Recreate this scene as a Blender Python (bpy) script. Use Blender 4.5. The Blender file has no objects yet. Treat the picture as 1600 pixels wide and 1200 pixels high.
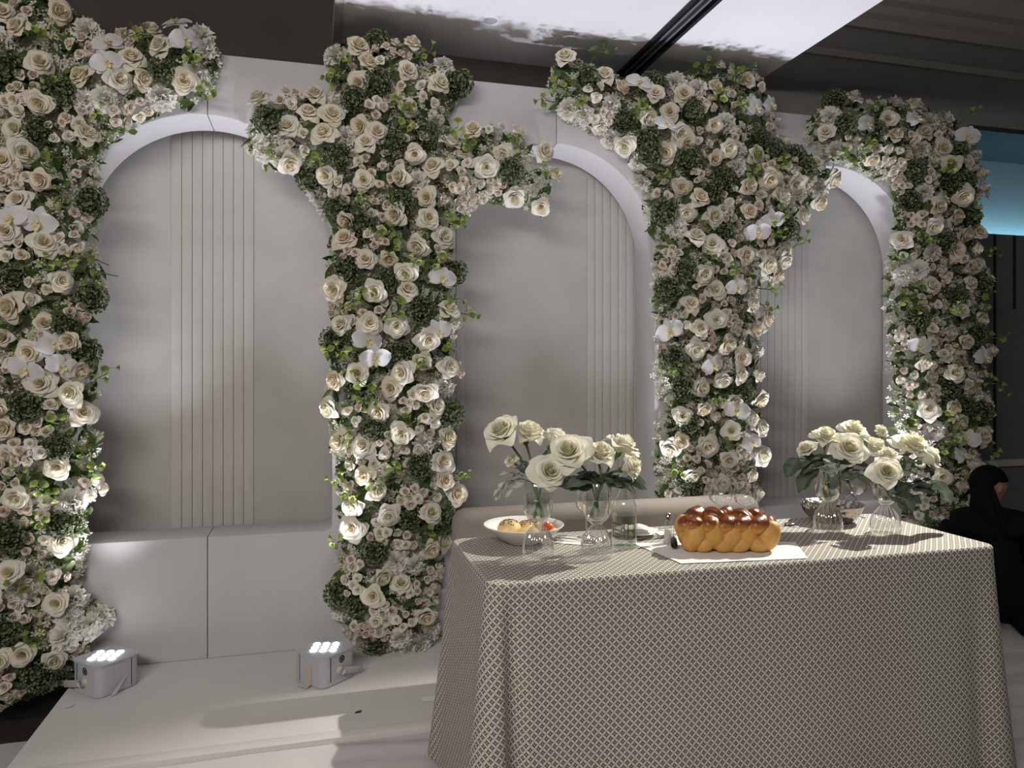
import bpy, bmesh, math, random
from mathutils import Vector, Matrix, Quaternion

R = random.Random(11)
SC = bpy.context.scene
C = SC.collection
PI = math.pi
rad = math.radians

# ------------------------------------------------------------------ camera, world, lights, exposure
cam_d = bpy.data.cameras.new('camera')
cam = bpy.data.objects.new('camera', cam_d)
C.objects.link(cam)
cam.location = (0, 0, 1.345)
cam.rotation_euler = (rad(90), 0, rad(-15))
cam_d.sensor_width = 36
cam_d.lens = 36 * 1150 / 1600
cam_d.shift_y = -25 / 1600
cam_d.clip_end = 60
SC.camera = cam
SC.view_settings.view_transform = 'Standard'
SC.view_settings.look = 'None'
SC.view_settings.gamma = 1
SC.view_settings.exposure = 0.0
SC.view_settings.use_curve_mapping = False
world = bpy.data.worlds.new('room_gloom')
SC.world = world
world.use_nodes = True
world.node_tree.nodes['Background'].inputs[0].default_value = (0.9, 0.93, 1.0, 1)
world.node_tree.nodes['Background'].inputs[1].default_value = 0.035


def light(kind, name, loc, target, power, color, **kw):
    d = bpy.data.lights.new(name, kind)
    d.energy = power
    d.color = color
    for k, v in kw.items():
        setattr(d, k, v)
    o = bpy.data.objects.new(name, d)
    C.objects.link(o)
    o.location = loc
    o.rotation_euler = (Vector(target) - Vector(loc)).to_track_quat('-Z', 'Y').to_euler()
    return o


# added fill light, unseen, on the guests' side to light stage and table
light('AREA', 'hall_fill', (-1.5, -0.95, 2.95), (0.7, 3.2, 0.6), 104, (1.0, 0.94, 0.88), shape='RECTANGLE', size=2.6, size_y=0.5)
# ceiling spotlight outside the frame on the right that picks out the table
light('SPOT', 'table_spotlight', (3.95, 3.02, 3.25), (1.45, 2.27, 0.78), 930, (1.0, 0.95, 0.84), spot_size=rad(32), spot_blend=0.6, shadow_soft_size=0.035)
# floor uplights: x, y
UPLIGHTS = [(-0.85, 3.44), (0.042, 3.295), (0.86, 3.29), (1.62, 3.29), (2.52, 3.29), (3.12, 3.40)]
for i, (ux, uy) in enumerate(UPLIGHTS):
    light('SPOT', 'uplight_beam', (ux, uy, 0.17), (ux, uy + 0.04, 3.0), (124, 118, 80, 104, 110, 122)[i], (0.90, 0.90, 1.0), spot_size=rad(66), spot_blend=1.0, shadow_soft_size=0.045)


# ------------------------------------------------------------------ materials
class NT:
    def __init__(self, name):
        self.m = bpy.data.materials.new(name)
        self.m.use_nodes = True
        self.t = self.m.node_tree
        self.n = self.t.nodes
        self.out = self.n['Material Output']
        self.p = self.n['Principled BSDF']

    def new(self, kind, **kw):
        x = self.n.new(kind)
        for k, v in kw.items():
            setattr(x, k, v)
        return x

    def link(self, a, b):
        self.t.links.new(a, b)

    def math(self, op, a, b=None, c=None):
        x = self.n.new('ShaderNodeMath')
        x.operation = op
        for i, v in enumerate((a, b, c)):
            if v is None:
                continue
            if isinstance(v, (int, float)):
                x.inputs[i].default_value = v
            else:
                self.link(v, x.inputs[i])
        return x.outputs[0]

    def noise(self, scale, detail=3, coord='Object'):
        tc = self.new('ShaderNodeTexCoord')
        x = self.new('ShaderNodeTexNoise')
        x.inputs['Scale'].default_value = scale
        x.inputs['Detail'].default_value = detail
        self.link(tc.outputs[coord], x.inputs['Vector'])
        return x.outputs['Fac']

    def ramp(self, fac, stops):
        x = self.new('ShaderNodeValToRGB')
        e = x.color_ramp.elements
        while len(e) < len(stops):
            e.new(0.5)
        for el, (p, c) in zip(e, stops):
            el.position = p
            el.color = (*c, 1)
        self.link(fac, x.inputs['Fac'])
        return x.outputs['Color']

    def bump(self, h, strength, dist=0.01):
        x = self.new('ShaderNodeBump')
        x.inputs['Strength'].default_value = strength
        x.inputs['Distance'].default_value = dist
        self.link(h, x.inputs['Height'])
        self.link(x.outputs['Normal'], self.p.inputs['Normal'])


def plain(name, col, rough=0.7, metal=0.0, var=0.06, scale=20.0, bump=0.0, spec=0.4):
    a = NT(name)
    lo = tuple(max(0, c * (1 - var)) for c in col)
    hi = tuple(min(1, c * (1 + var)) for c in col)
    f = a.noise(scale)
    a.link(a.ramp(f, [(0.3, lo), (0.7, hi)]), a.p.inputs['Base Color'])
    a.p.inputs['Roughness'].default_value = rough
    a.p.inputs['Metallic'].default_value = metal
    a.p.inputs['Specular IOR Level'].default_value = spec
    if bump:
        a.bump(f, bump)
    return a.m


def petal_mat(name, trans=0.3, rough=0.55):
    a = NT(name)
    at = a.new('ShaderNodeAttribute', attribute_name='Col')
    a.link(at.outputs['Color'], a.p.inputs['Base Color'])
    a.p.inputs['Roughness'].default_value = rough
    a.p.inputs['Specular IOR Level'].default_value = 0.25
    tr = a.new('ShaderNodeBsdfTranslucent')
    a.link(at.outputs['Color'], tr.inputs['Color'])
    mx = a.new('ShaderNodeMixShader')
    mx.inputs[0].default_value = trans
    a.link(a.p.outputs[0], mx.inputs[1])
    a.link(tr.outputs[0], mx.inputs[2])
    a.link(mx.outputs[0], a.out.inputs['Surface'])
    return a.m


def glass_mat(name, tint=(0.97, 0.98, 0.98), base=0.05, edge=0.75, power=3.0):
    """thin clear glass: see-through with a fresnel-like sheen"""
    a = NT(name)
    a.n.remove(a.p)
    tr = a.new('ShaderNodeBsdfTransparent')
    tr.inputs[0].default_value = (*tint, 1)
    gl = a.new('ShaderNodeBsdfGlossy')
    gl.inputs['Roughness'].default_value = 0.04
    gl.inputs[0].default_value = (1, 1, 1, 1)
    lw = a.new('ShaderNodeLayerWeight')
    lw.inputs['Blend'].default_value = 0.5
    f = a.math('MULTIPLY_ADD', a.math('POWER', lw.outputs['Facing'], power), edge, base)
    mx = a.new('ShaderNodeMixShader')
    a.link(f, mx.inputs[0])
    a.link(tr.outputs[0], mx.inputs[1])
    a.link(gl.outputs[0], mx.inputs[2])
    a.link(mx.outputs[0], a.out.inputs['Surface'])
    return a.m


def emit_mat(name, col, strength):
    a = NT(name)
    a.p.inputs['Base Color'].default_value = (*col, 1)
    a.p.inputs['Emission Color'].default_value = (*col, 1)
    a.p.inputs['Emission Strength'].default_value = strength
    return a.m


def lattice_cloth():
    a = NT('lattice_cloth')
    uv = a.new('ShaderNodeUVMap', uv_map='UVMap')
    sp = a.new('ShaderNodeSeparateXYZ')
    a.link(uv.outputs[0], sp.inputs[0])
    cell = 0.0240
    A = a.math('DIVIDE', a.math('ADD', sp.outputs[0], sp.outputs[1]), cell)
    B = a.math('DIVIDE', a.math('SUBTRACT', sp.outputs[0], sp.outputs[1]), cell)

    def near(x):                       # distance to the nearest whole number
        return a.math('ABSOLUTE', a.math('SUBTRACT', a.math('FRACT', a.math('ADD', x, 0.5)), 0.5))

    def ridge(x, y):
        w = a.math('MULTIPLY_ADD', a.math('ABSOLUTE', a.math('SINE', a.math('MULTIPLY', y, PI))), 0.20, 0.045)
        return a.math('SMOOTH_MIN', a.math('MAXIMUM', a.math('MULTIPLY_ADD', a.math('DIVIDE', near(x), w), -1.0, 1.0), 0.0), 1.0, 0.1)
    r1, r2 = ridge(A, B), ridge(B, A)
    ca = a.math('SUBTRACT', a.math('FRACT', A), 0.5)
    cb = a.math('SUBTRACT', a.math('FRACT', B), 0.5)
    dd = a.math('SQRT', a.math('ADD', a.math('MULTIPLY', ca, ca), a.math('MULTIPLY', cb, cb)))
    dot = a.math('MAXIMUM', a.math('MULTIPLY_ADD', dd, -7.5, 1.0), 0.0)
    h = a.math('MAXIMUM', a.math('MAXIMUM', r1, r2), dot)
    fine = a.noise(900, 1, 'UV')
    hh = a.math('MULTIPLY_ADD', fine, 0.15, h)
    a.link(a.ramp(hh, [(0.10, (0.115, 0.10, 0.085)), (0.42, (0.62, 0.585, 0.53))]), a.p.inputs['Base Color'])
    a.p.inputs['Roughness'].default_value = 0.85
    a.p.inputs['Specular IOR Level'].default_value = 0.15
    a.bump(hh, 0.55, 0.003)
    return a.m


def bread_mat(name, top, low, gloss, strand=False):
    a = NT(name)
    geo = a.new('ShaderNodeNewGeometry')
    pt = a.math('MULTIPLY_ADD', a.math('SUBTRACT', geo.outputs['Pointiness'], 0.5), 2.4, 0.5)
    f = a.math('ADD', pt, a.math('MULTIPLY', a.math('SUBTRACT', a.noise(24, 5), 0.5), 1.1))
    if strand:                             # browned on its crown, golden where strands touched while baking
        tc = a.new('ShaderNodeTexCoord'); sx = a.new('ShaderNodeSeparateXYZ')
        a.link(tc.outputs['Object'], sx.inputs[0])
        f = a.math('ADD', a.math('MULTIPLY_ADD', sx.outputs[2], 26.0, 0.42), a.math('MULTIPLY', a.math('SUBTRACT', a.noise(38, 5), 0.5), 1.0))
    a.link(a.ramp(f, [(0.18, low), (0.75, top)] if strand else [(0.30, low), (0.62, top)]), a.p.inputs['Base Color'])
    a.p.inputs['Roughness'].default_value = gloss
    a.bump(a.noise(85, 5), 0.5, 0.003)
    return a.m


def hammered_mat():
    a = NT('hammered_steel')
    tc = a.new('ShaderNodeTexCoord')
    v = a.new('ShaderNodeTexVoronoi')
    v.inputs['Scale'].default_value = 55
    a.link(tc.outputs['Object'], v.inputs['Vector'])
    a.p.inputs['Base Color'].default_value = (0.42, 0.39, 0.35, 1)
    a.p.inputs['Metallic'].default_value = 1
    a.p.inputs['Roughness'].default_value = 0.22
    a.bump(v.outputs['Distance'], 0.6, 0.006)
    return a.m


M = dict(
    panel=plain('white_stretch_fabric', (0.58, 0.565, 0.575), 0.75, var=0.03, scale=6, bump=0.03, spec=0.2),
    wall=plain('grey_fabric_wall', (0.475, 0.462, 0.435), 0.85, var=0.05, scale=5, spec=0.15),
    slat=plain('grey_padded_slat', (0.54, 0.52, 0.49), 0.8, var=0.04, scale=8, spec=0.15),
    upper=plain('upper_wall_painted_shade', (0.075, 0.064, 0.058), 0.85, var=0.08, scale=4, spec=0.2),  # shade above the backdrop is put into this wall colour
    upper_lifted=plain('upper_wall_painted_light', (0.30, 0.29, 0.28), 0.85, var=0.06, scale=4, spec=0.2),  # same upper wall, colour lifted where the lamps hardly reach
    mould=plain('dim_moulding_paint', (0.42, 0.40, 0.36), 0.7, var=0.05),
    ceil=plain('dark_ceiling_tile', (0.20, 0.19, 0.18), 0.9, var=0.1, scale=30),
    soffit=plain('white_ceiling_paint', (0.80, 0.79, 0.81), 0.85, var=0.02, scale=3),
    stage=plain('white_stage_cloth', (0.66, 0.635, 0.625), 0.9, var=0.04, scale=3, bump=0.04, spec=0.15),
    drape=plain('white_floor_drape', (0.56, 0.53, 0.525), 0.9, var=0.05, scale=4, bump=0.05, spec=0.15),
    carpet=plain('dark_carpet', (0.035, 0.028, 0.025), 0.95, var=0.3, scale=60),
    petal=petal_mat('rose_petal', 0.28),
    orchid=petal_mat('orchid_petal', 0.35, 0.4),
    leaf=petal_mat('green_leaf', 0.25, 0.5),
    stem=plain('green_stem', (0.10, 0.16, 0.05), 0.6),
    wood_stem=plain('dark_twig', (0.03, 0.025, 0.02), 0.7),
    cloth=lattice_cloth(),
    napkin=plain('white_napkin_cloth', (0.78, 0.77, 0.75), 0.85, var=0.03),
    china=plain('white_china', (0.80, 0.78, 0.74), 0.25, var=0.02, spec=0.5),
    glass=glass_mat('clear_glass', (0.98, 0.988, 0.988), 0.10, 1.0, 2.0),
    ribbed=glass_mat('ribbed_glass', (0.965, 0.975, 0.975), 0.17, 1.0, 1.6),
    bottle=glass_mat('bottle_glass', (0.93, 0.96, 0.95), 0.08, 0.8, 2.5),
    water=glass_mat('clear_water', (0.93, 0.96, 0.92), 0.03, 0.35, 4.0),
    steel=plain('polished_steel', (0.60, 0.58, 0.55), 0.18, 1.0),
    hammered=hammered_mat(),
    black=plain('black_handle', (0.012, 0.012, 0.012), 0.45),
    gold=plain('bronze_lettering', (0.16, 0.10, 0.035), 0.4, 0.3),
    frost=plain('frosted_label', (0.62, 0.64, 0.61), 0.5),
    salt=plain('white_salt', (0.62, 0.56, 0.50), 0.9),
    crust=bread_mat('dark_braid_crust', (0.16, 0.035, 0.006), (0.56, 0.24, 0.045), 0.30, True),
    crumb=bread_mat('golden_loaf_side', (0.63, 0.335, 0.085), (0.50, 0.225, 0.038), 0.5),
    bun=plain('pale_bun_crust', (0.72, 0.50, 0.22), 0.5, var=0.12, scale=30),
    seed=plain('dark_seed_topping', (0.06, 0.03, 0.012), 0.7),
    orange=plain('orange_fruit_flesh', (0.80, 0.13, 0.02), 0.35, var=0.2, scale=60),
    peach=plain('pale_orange_rind', (0.85, 0.50, 0.17), 0.4),
    casing=plain('lavender_white_casing', (0.50, 0.50, 0.545), 0.45, var=0.04),
    bracket=plain('painted_bracket', (0.47, 0.45, 0.45), 0.5),
    knob=plain('cream_knob', (0.58, 0.54, 0.48), 0.5),
    tape=plain('pinkish_masking_tape', (0.56, 0.47, 0.42), 0.8),
    led=emit_mat('lit_led_lens', (0.93, 0.95, 1.0), 9.0),
    dark=plain('dark_slot', (0.015, 0.015, 0.017), 0.5),
    rail=plain('brushed_rail', (0.30, 0.30, 0.32), 0.35, 0.6),
    lens=plain('grey_lamp_lens', (0.40, 0.40, 0.44), 0.5),
    velvet=plain('taupe_velvet', (0.31, 0.275, 0.25), 0.85, var=0.10, scale=9, bump=0.05, spec=0.2),
    dress=plain('black_clothing', (0.008, 0.008, 0.009), 0.9, spec=0.1),
    hair=plain('black_hair', (0.005, 0.0045, 0.0045), 0.75, spec=0.08),
    skin=plain('warm_skin', (0.30, 0.15, 0.10), 0.55),
    blue=emit_mat('blue_led_strip', (0.26, 0.55, 0.70), 22.0),
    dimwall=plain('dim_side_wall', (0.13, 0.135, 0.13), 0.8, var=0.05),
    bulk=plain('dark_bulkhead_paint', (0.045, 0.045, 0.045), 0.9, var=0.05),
    cove=plain('pale_cove_paint', (0.34, 0.36, 0.37), 0.8, var=0.03),
)


# ------------------------------------------------------------------ helpers
class MB:
    def __init__(self):
        self.v, self.f, self.c = [], [], []

    def add(self, verts, faces, cols=None):
        b = len(self.v)
        self.v += [tuple(p) for p in verts]
        self.f += [tuple(i + b for i in q) for q in faces]
        self.c += list(cols) if cols else [(1, 1, 1)] * len(verts)

    def box(self, x0, x1, y0, y1, z0, z1):
        self.add([(x0, y0, z0), (x1, y0, z0), (x1, y1, z0), (x0, y1, z0), (x0, y0, z1), (x1, y0, z1), (x1, y1, z1), (x0, y1, z1)],
                 [(0, 3, 2, 1), (4, 5, 6, 7), (0, 1, 5, 4), (1, 2, 6, 5), (2, 3, 7, 6), (3, 0, 4, 7)])

    def lathe(self, prof, seg=32, ox=0, oy=0, oz=0, rib=None, col=(1, 1, 1), close=False):
        vs, fs = [], []
        for r, z in prof:
            for k in range(seg):
                a = 2 * PI * k / seg
                rr = r * (rib(a, z) if rib else 1)
                vs.append((ox + rr * math.cos(a), oy + rr * math.sin(a), oz + z))
        for i in range(len(prof) - 1):
            for k in range(seg):
                k2 = (k + 1) % seg
                fs.append((i * seg + k, i * seg + k2, (i + 1) * seg + k2, (i + 1) * seg + k))
        if close:
            fs.append(tuple(reversed(range(seg))))
            fs.append(tuple((len(prof) - 1) * seg + k for k in range(seg)))
        self.add(vs, fs, [col] * len(vs))

    def tube(self, pts, r, seg=8, cap=True, col=(1, 1, 1)):
        pts = [Vector(p) for p in pts]
        rs = r if isinstance(r, (list, tuple)) else [r] * len(pts)
        vs, fs = [], []
        t0 = (pts[1] - pts[0]).normalized()
        up = Vector((0, 0, 1)) if abs(t0.z) < 0.9 else Vector((1, 0, 0))
        n = t0.cross(up).normalized()
        for i, p in enumerate(pts):
            t = (pts[min(i + 1, len(pts) - 1)] - pts[max(i - 1, 0)]).normalized()
            n = (n - t * n.dot(t)).normalized()
            b = t.cross(n)
            for k in range(seg):
                a = 2 * PI * k / seg
                vs.append(p + (n * math.cos(a) + b * math.sin(a)) * rs[i])
        for i in range(len(pts) - 1):
            for k in range(seg):
                k2 = (k + 1) % seg
                fs.append((i * seg + k, i * seg + k2, (i + 1) * seg + k2, (i + 1) * seg + k))
        if cap:
            fs.append(tuple(range(seg)))
            fs.append(tuple((len(pts) - 1) * seg + k for k in reversed(range(seg))))
        self.add(vs, fs, [col] * len(vs))

    def ball(self, c, r, seg=12, rings=8, sc=(1, 1, 1), rot=None, col=(1, 1, 1)):
        vs, fs = [], []
        for i in range(rings + 1):
            th = PI * i / rings
            for k in range(seg):
                a = 2 * PI * k / seg
                p = Vector((r * sc[0] * math.sin(th) * math.cos(a), r * sc[1] * math.sin(th) * math.sin(a), r * sc[2] * math.cos(th)))
                if rot:
                    p = rot @ p
                vs.append(Vector(c) + p)
        for i in range(rings):
            for k in range(seg):
                k2 = (k + 1) % seg
                fs.append((i * seg + k, (i + 1) * seg + k, (i + 1) * seg + k2, i * seg + k2))
        self.add(vs, fs, [col] * len(vs))

    def grid(self, fn, nu, nv, cf=None):
        vs, cs, fs = [], [], []
        for j in range(nv + 1):
            for i in range(nu + 1):
                vs.append(fn(i / nu, j / nv))
                cs.append(cf(i / nu, j / nv) if cf else (1, 1, 1))
        for j in range(nv):
            for i in range(nu):
                a = j * (nu + 1) + i
                fs.append((a, a + 1, a + nu + 2, a + nu + 1))
        self.add(vs, fs, cs)

    def mesh(self, name, smooth=True, weld=0.0):
        me = bpy.data.meshes.new(name)
        me.from_pydata(self.v, [], self.f)
        at = me.color_attributes.new('Col', 'FLOAT_COLOR', 'POINT')
        flat = []
        for c in self.c:
            flat += [c[0], c[1], c[2], 1.0]
        at.data.foreach_set('color', flat)
        if weld:
            bm = bmesh.new()
            bm.from_mesh(me)
            bmesh.ops.remove_doubles(bm, verts=bm.verts, dist=weld)
            bmesh.ops.recalc_face_normals(bm, faces=bm.faces)
            bm.to_mesh(me)
            bm.free()
        if smooth:
            me.polygons.foreach_set('use_smooth', [True] * len(me.polygons))
        return me


def link(name, me, mat=None, parent=None, loc=None, rot=None):
    if mat is not None and not me.materials:
        me.materials.append(mat)
    o = bpy.data.objects.new(name, me)
    C.objects.link(o)
    if parent:
        o.parent = parent
    if loc is not None:
        o.location = loc
    if rot is not None:
        if isinstance(rot, Quaternion):
            o.rotation_mode = 'QUATERNION'
            o.rotation_quaternion = rot
        else:
            o.rotation_euler = rot
    return o


def part(name, mb, mat, parent=None, smooth=True, weld=0.0, loc=None, rot=None):
    return link(name, mb.mesh(name, smooth, weld), mat, parent, loc, rot)


def bevelled(x0, x1, y0, y1, z0, z1, r, seg=3, axis=None):
    bm = bmesh.new()
    mb = MB()
    mb.box(x0, x1, y0, y1, z0, z1)
    vs = [bm.verts.new(p) for p in mb.v]
    for f in mb.f:
        bm.faces.new([vs[i] for i in f])
    ed = bm.edges if axis is None else [e for e in bm.edges if abs((e.verts[0].co - e.verts[1].co).normalized()[axis]) > 0.9]
    bmesh.ops.bevel(bm, geom=list(ed), offset=r, segments=seg, profile=0.5, affect='EDGES')
    return bm


def bm_mesh(name, bm, smooth=True):
    me = bpy.data.meshes.new(name)
    bm.to_mesh(me)
    bm.free()
    if smooth:
        me.polygons.foreach_set('use_smooth', [True] * len(me.polygons))
        try:
            me.set_sharp_from_angle(angle=rad(40))
        except Exception:
            pass
    return me


def tag(o, label, cat, group=None):
    o['label'] = label
    o['category'] = cat
    if group:
        o['group'] = group
    return o


def thing(name, label, cat, loc=(0, 0, 0), rotz=0, group=None):
    o = bpy.data.objects.new(name, None)
    C.objects.link(o)
    o.empty_display_size = 0.05
    o.location = loc
    o.rotation_euler = (0, 0, rotz)
    return tag(o, label, cat, group)


def struct(o, label=None):
    o['kind'] = 'structure'
    if label:
        o['label'] = label
    return o


def lerp(a, b, t):
    return a + (b - a) * t


def mixc(a, b, t):
    t = max(0, min(1, t))
    return tuple(lerp(x, y, t) for x, y in zip(a, b))


# ------------------------------------------------------------------ the room
YB = 3.95          # face of the room's back wall
YF = 3.655         # front face of the arched backdrop
ZS = 3.04          # underside of the white dropped ceiling

mb = MB(); mb.box(-6, 8, -4, 6.5, -0.26, -0.2)
floor = struct(part('floor', mb, M['carpet'], smooth=False))
mb = MB(); mb.box(-6, 4.2, YB, YB + 0.12, -0.2, 2.86); 
wall_back = struct(part('wall_back', mb, M['wall'], smooth=False), 'grey fabric wall seen through the arches')
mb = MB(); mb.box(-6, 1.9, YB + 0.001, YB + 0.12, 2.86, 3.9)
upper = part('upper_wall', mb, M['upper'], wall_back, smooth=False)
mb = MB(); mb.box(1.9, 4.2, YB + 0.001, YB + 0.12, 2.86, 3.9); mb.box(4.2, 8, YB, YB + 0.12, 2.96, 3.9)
upper = part('upper_wall', mb, M['upper_lifted'], wall_back, smooth=False)
# padded vertical slats, four bands of eight
slat_me = None
for bx in (-0.684, 0.405, 1.500, 2.580):
    for k in range(8):
        if slat_me is None:
            bm = bevelled(0, 0.0468, -0.008, 0.0, 0, 2.95, 0.003, 2)
            slat_me = bm_mesh('slat', bm)
            slat_me.materials.append(M['slat'])
        o = link('slat', slat_me, None, wall_back, (bx + k * 0.0482, YB, -0.2))
# right hand end of the back wall beyond the backdrop: panelled wall, blue-lit cove, bulkhead
ZC = 2.26
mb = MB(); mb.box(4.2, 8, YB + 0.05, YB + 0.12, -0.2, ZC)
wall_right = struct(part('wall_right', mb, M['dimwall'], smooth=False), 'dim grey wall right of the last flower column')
for gx in (4.47, 4.64, 4.82, 5.00, 5.2, 5.4):
    mb = MB(); mb.box(gx, gx + 0.018, YB + 0.042, YB + 0.052, 0.72 if gx != 4.64 else 1.75, ZC - 0.002)
    part('dark_strip', mb, M['dark'], wall_right, smooth=False)
mb = MB(); mb.box(4.2, 8, YB + 0.02, YB + 0.055, 0.675, 0.72)
part('chair_rail', mb, M['mould'], wall_right, smooth=False)
mb = MB(); mb.box(4.2, 8, YB + 0.55, YB + 0.6, ZC - 0.2, 3.1); mb.box(4.2, 8, YB + 0.12, YB + 0.6, ZC - 0.06, ZC - 0.02)
mb.box(4.2, 4.24, YB + 0.13, YB + 0.55, ZC - 0.02, 2.93)
part('cove', mb, M['cove'], wall_right, smooth=False)
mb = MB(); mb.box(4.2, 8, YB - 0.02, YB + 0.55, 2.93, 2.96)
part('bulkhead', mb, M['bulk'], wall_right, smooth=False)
mb = MB(); mb.box(4.25, 7.9, YB + 0.40, YB + 0.44, ZC - 0.02, ZC + 0.02)
part('cove_light', mb, M['blue'], wall_right, smooth=False)
# high dark ceiling in tiles
mb = MB(); mb.box(-6, 8, -4, 6.5, 3.95, 4.0)
ceiling = struct(part('ceiling', mb, M['dark'], smooth=False))
tile = bm_mesh('ceiling_tile', bevelled(0.008, 0.892, 0.008, 0.892, -0.02, 0, 0.006, 1), False)
tile.materials.append(M['ceil'])
for i in range(7):
    for j in range(4):
        link('ceiling_tile', tile, None, ceiling, (1.8 + i * 0.9, 0.6 + j * 0.9, 3.95))
# crown moulding: stepped profile
prof = [(0, 3.50), (-0.03, 3.50), (-0.03, 3.56), (-0.06, 3.585), (-0.06, 3.64), (-0.10, 3.66), (-0.13, 3.72), (-0.13, 3.76), (-0.19, 3.80), (-0.19, 3.95), (0, 3.95)]
mb = MB()
n = len(prof)
mb.add([(-6, YB + y, z) for y, z in prof] + [(8, YB + y, z) for y, z in prof], [(i, (i + 1) % n, n + (i + 1) % n, n + i) for i in range(n)])
struct(part('trim_1', mb, M['mould'], smooth=False), 'stepped crown moulding along the dark upper wall')
mb = MB(); mb.box(-6, 8, YB - 0.02, YB + 0.002, 3.30, 3.345)
struct(part('trim_2', mb, M['mould'], smooth=False), 'narrow picture rail below the crown moulding')
# white dropped ceiling over the stage, with a track slot between its two halves
XT0, XT1 = 1.685, 1.795
mb = MB(); mb.box(0.13, XT0, -0.6, YB, ZS, ZS + 0.10); mb.box(XT1, 2.53, -0.6, YB, ZS, ZS + 0.10)
soffit = struct(part('trim_3', mb, M['soffit'], smooth=False), 'white dropped ceiling panel above the stage')
mb = MB(); mb.box(0.09, 0.13, -0.6, YB, ZS - 0.012, ZS + 0.10)
part('edge_trim', mb, M['mould'], soffit, smooth=False)
tr = thing('ceiling_track', 'dark metal partition track across the white ceiling panel', 'track', (0, 0, ZS))
mb = MB(); mb.box(XT0, XT1, -0.6, YB - 0.02, 0.055, 0.09)
part('track_bed', mb, M['dark'], tr, smooth=False)
for x0, x1, z0, mt in ((XT0 - 0.012, XT0 + 0.008, -0.008, 'dark'), (XT0 + 0.03, XT0 + 0.044, -0.004, 'rail'), (XT1 - 0.044, XT1 - 0.030, -0.004, 'rail'), (XT1 - 0.008, XT1 + 0.012, -0.008, 'dark'), (XT0 + 0.052, XT1 - 0.052, 0.02, 'rail')):
    mb = MB(); mb.box(x0, x1, -0.6, YB - 0.02, z0, 0.06)
    part('rail', mb, M[mt], tr, smooth=False)
for lx, lab in ((0.828, 'round recessed ceiling lamp, the one left of the dark track'), (2.01, 'round recessed ceiling lamp, the one right of the dark track')):
    d = thing('recessed_lamp', lab, 'ceiling lamp', (lx, 3.495, ZS), 0, 'recessed lamps in the white ceiling')
    mb = MB(); mb.lathe([(0.034, -0.002), (0.040, -0.006), (0.050, -0.005), (0.056, 0.0)], 32)
    part('trim_ring', mb, M['soffit'], d)
    mb = MB(); mb.lathe([(0.0005, -0.001), (0.034, -0.002)], 32)
    part('lens', mb, M['lens'], d)

# stage, its front drape and the lower floor cloth on the left
mb = MB(); mb.box(-1.0, 6.0, 2.79, YB, -0.2, 0.0)
stage = struct(part('stage', mb, M['stage'], smooth=False), 'low stage covered in white cloth')
bm = bevelled(-1.0, 6.0, 2.74, 2.80, -0.02, 0.006, 0.004, 2)
part('hem_band', None or type('Z', (), {'mesh': lambda self, n_, s_, w_: bm_mesh('hem_band', bm)})(), M['stage'], stage)


def wrinkle(x, y):
    e = max(0, min(1, (2.76 - y) / 0.1))
    w = 0.010 * math.sin(y * 26 + 1.5 * math.sin(x * 1.9) + x * 2.2) + 0.006 * math.sin(y * 61 + x * 5.0 + 1.2 * math.sin(x * 4.1)) + 0.005 * math.sin(x * 17 + y * 9)
    return -0.016 + e * w * (0.6 + 0.4 * math.sin(x * 2.7 + 1))


mb = MB()
mb.grid(lambda u, v: (lerp(-1.6, 6, u), lerp(0.3, 2.775, v), wrinkle(lerp(-1.6, 6, u), lerp(0.3, 2.775, v))), 170, 110)
struct(part('front_drape', mb, M['drape']), 'wrinkled white cloth on the floor in front of the stage')
mb = MB()
mb.grid(lambda u, v: (lerp(-3.0, -0.95, u), lerp(1.8, 3.42, v), -0.186 + 0.006 * math.sin(u * 20 + v * 9)), 24, 20)
struct(part('side_drape', mb, M['drape']), 'white cloth on the lower floor left of the stage')


# ------------------------------------------------------------------ arched backdrop panels
ARCH_R, Z_SPRING, Z_TOP, Z_SILL, HALF_P, DEPTH = 0.560, 1.957, 2.804, 0.563, 0.290, 0.25


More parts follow.
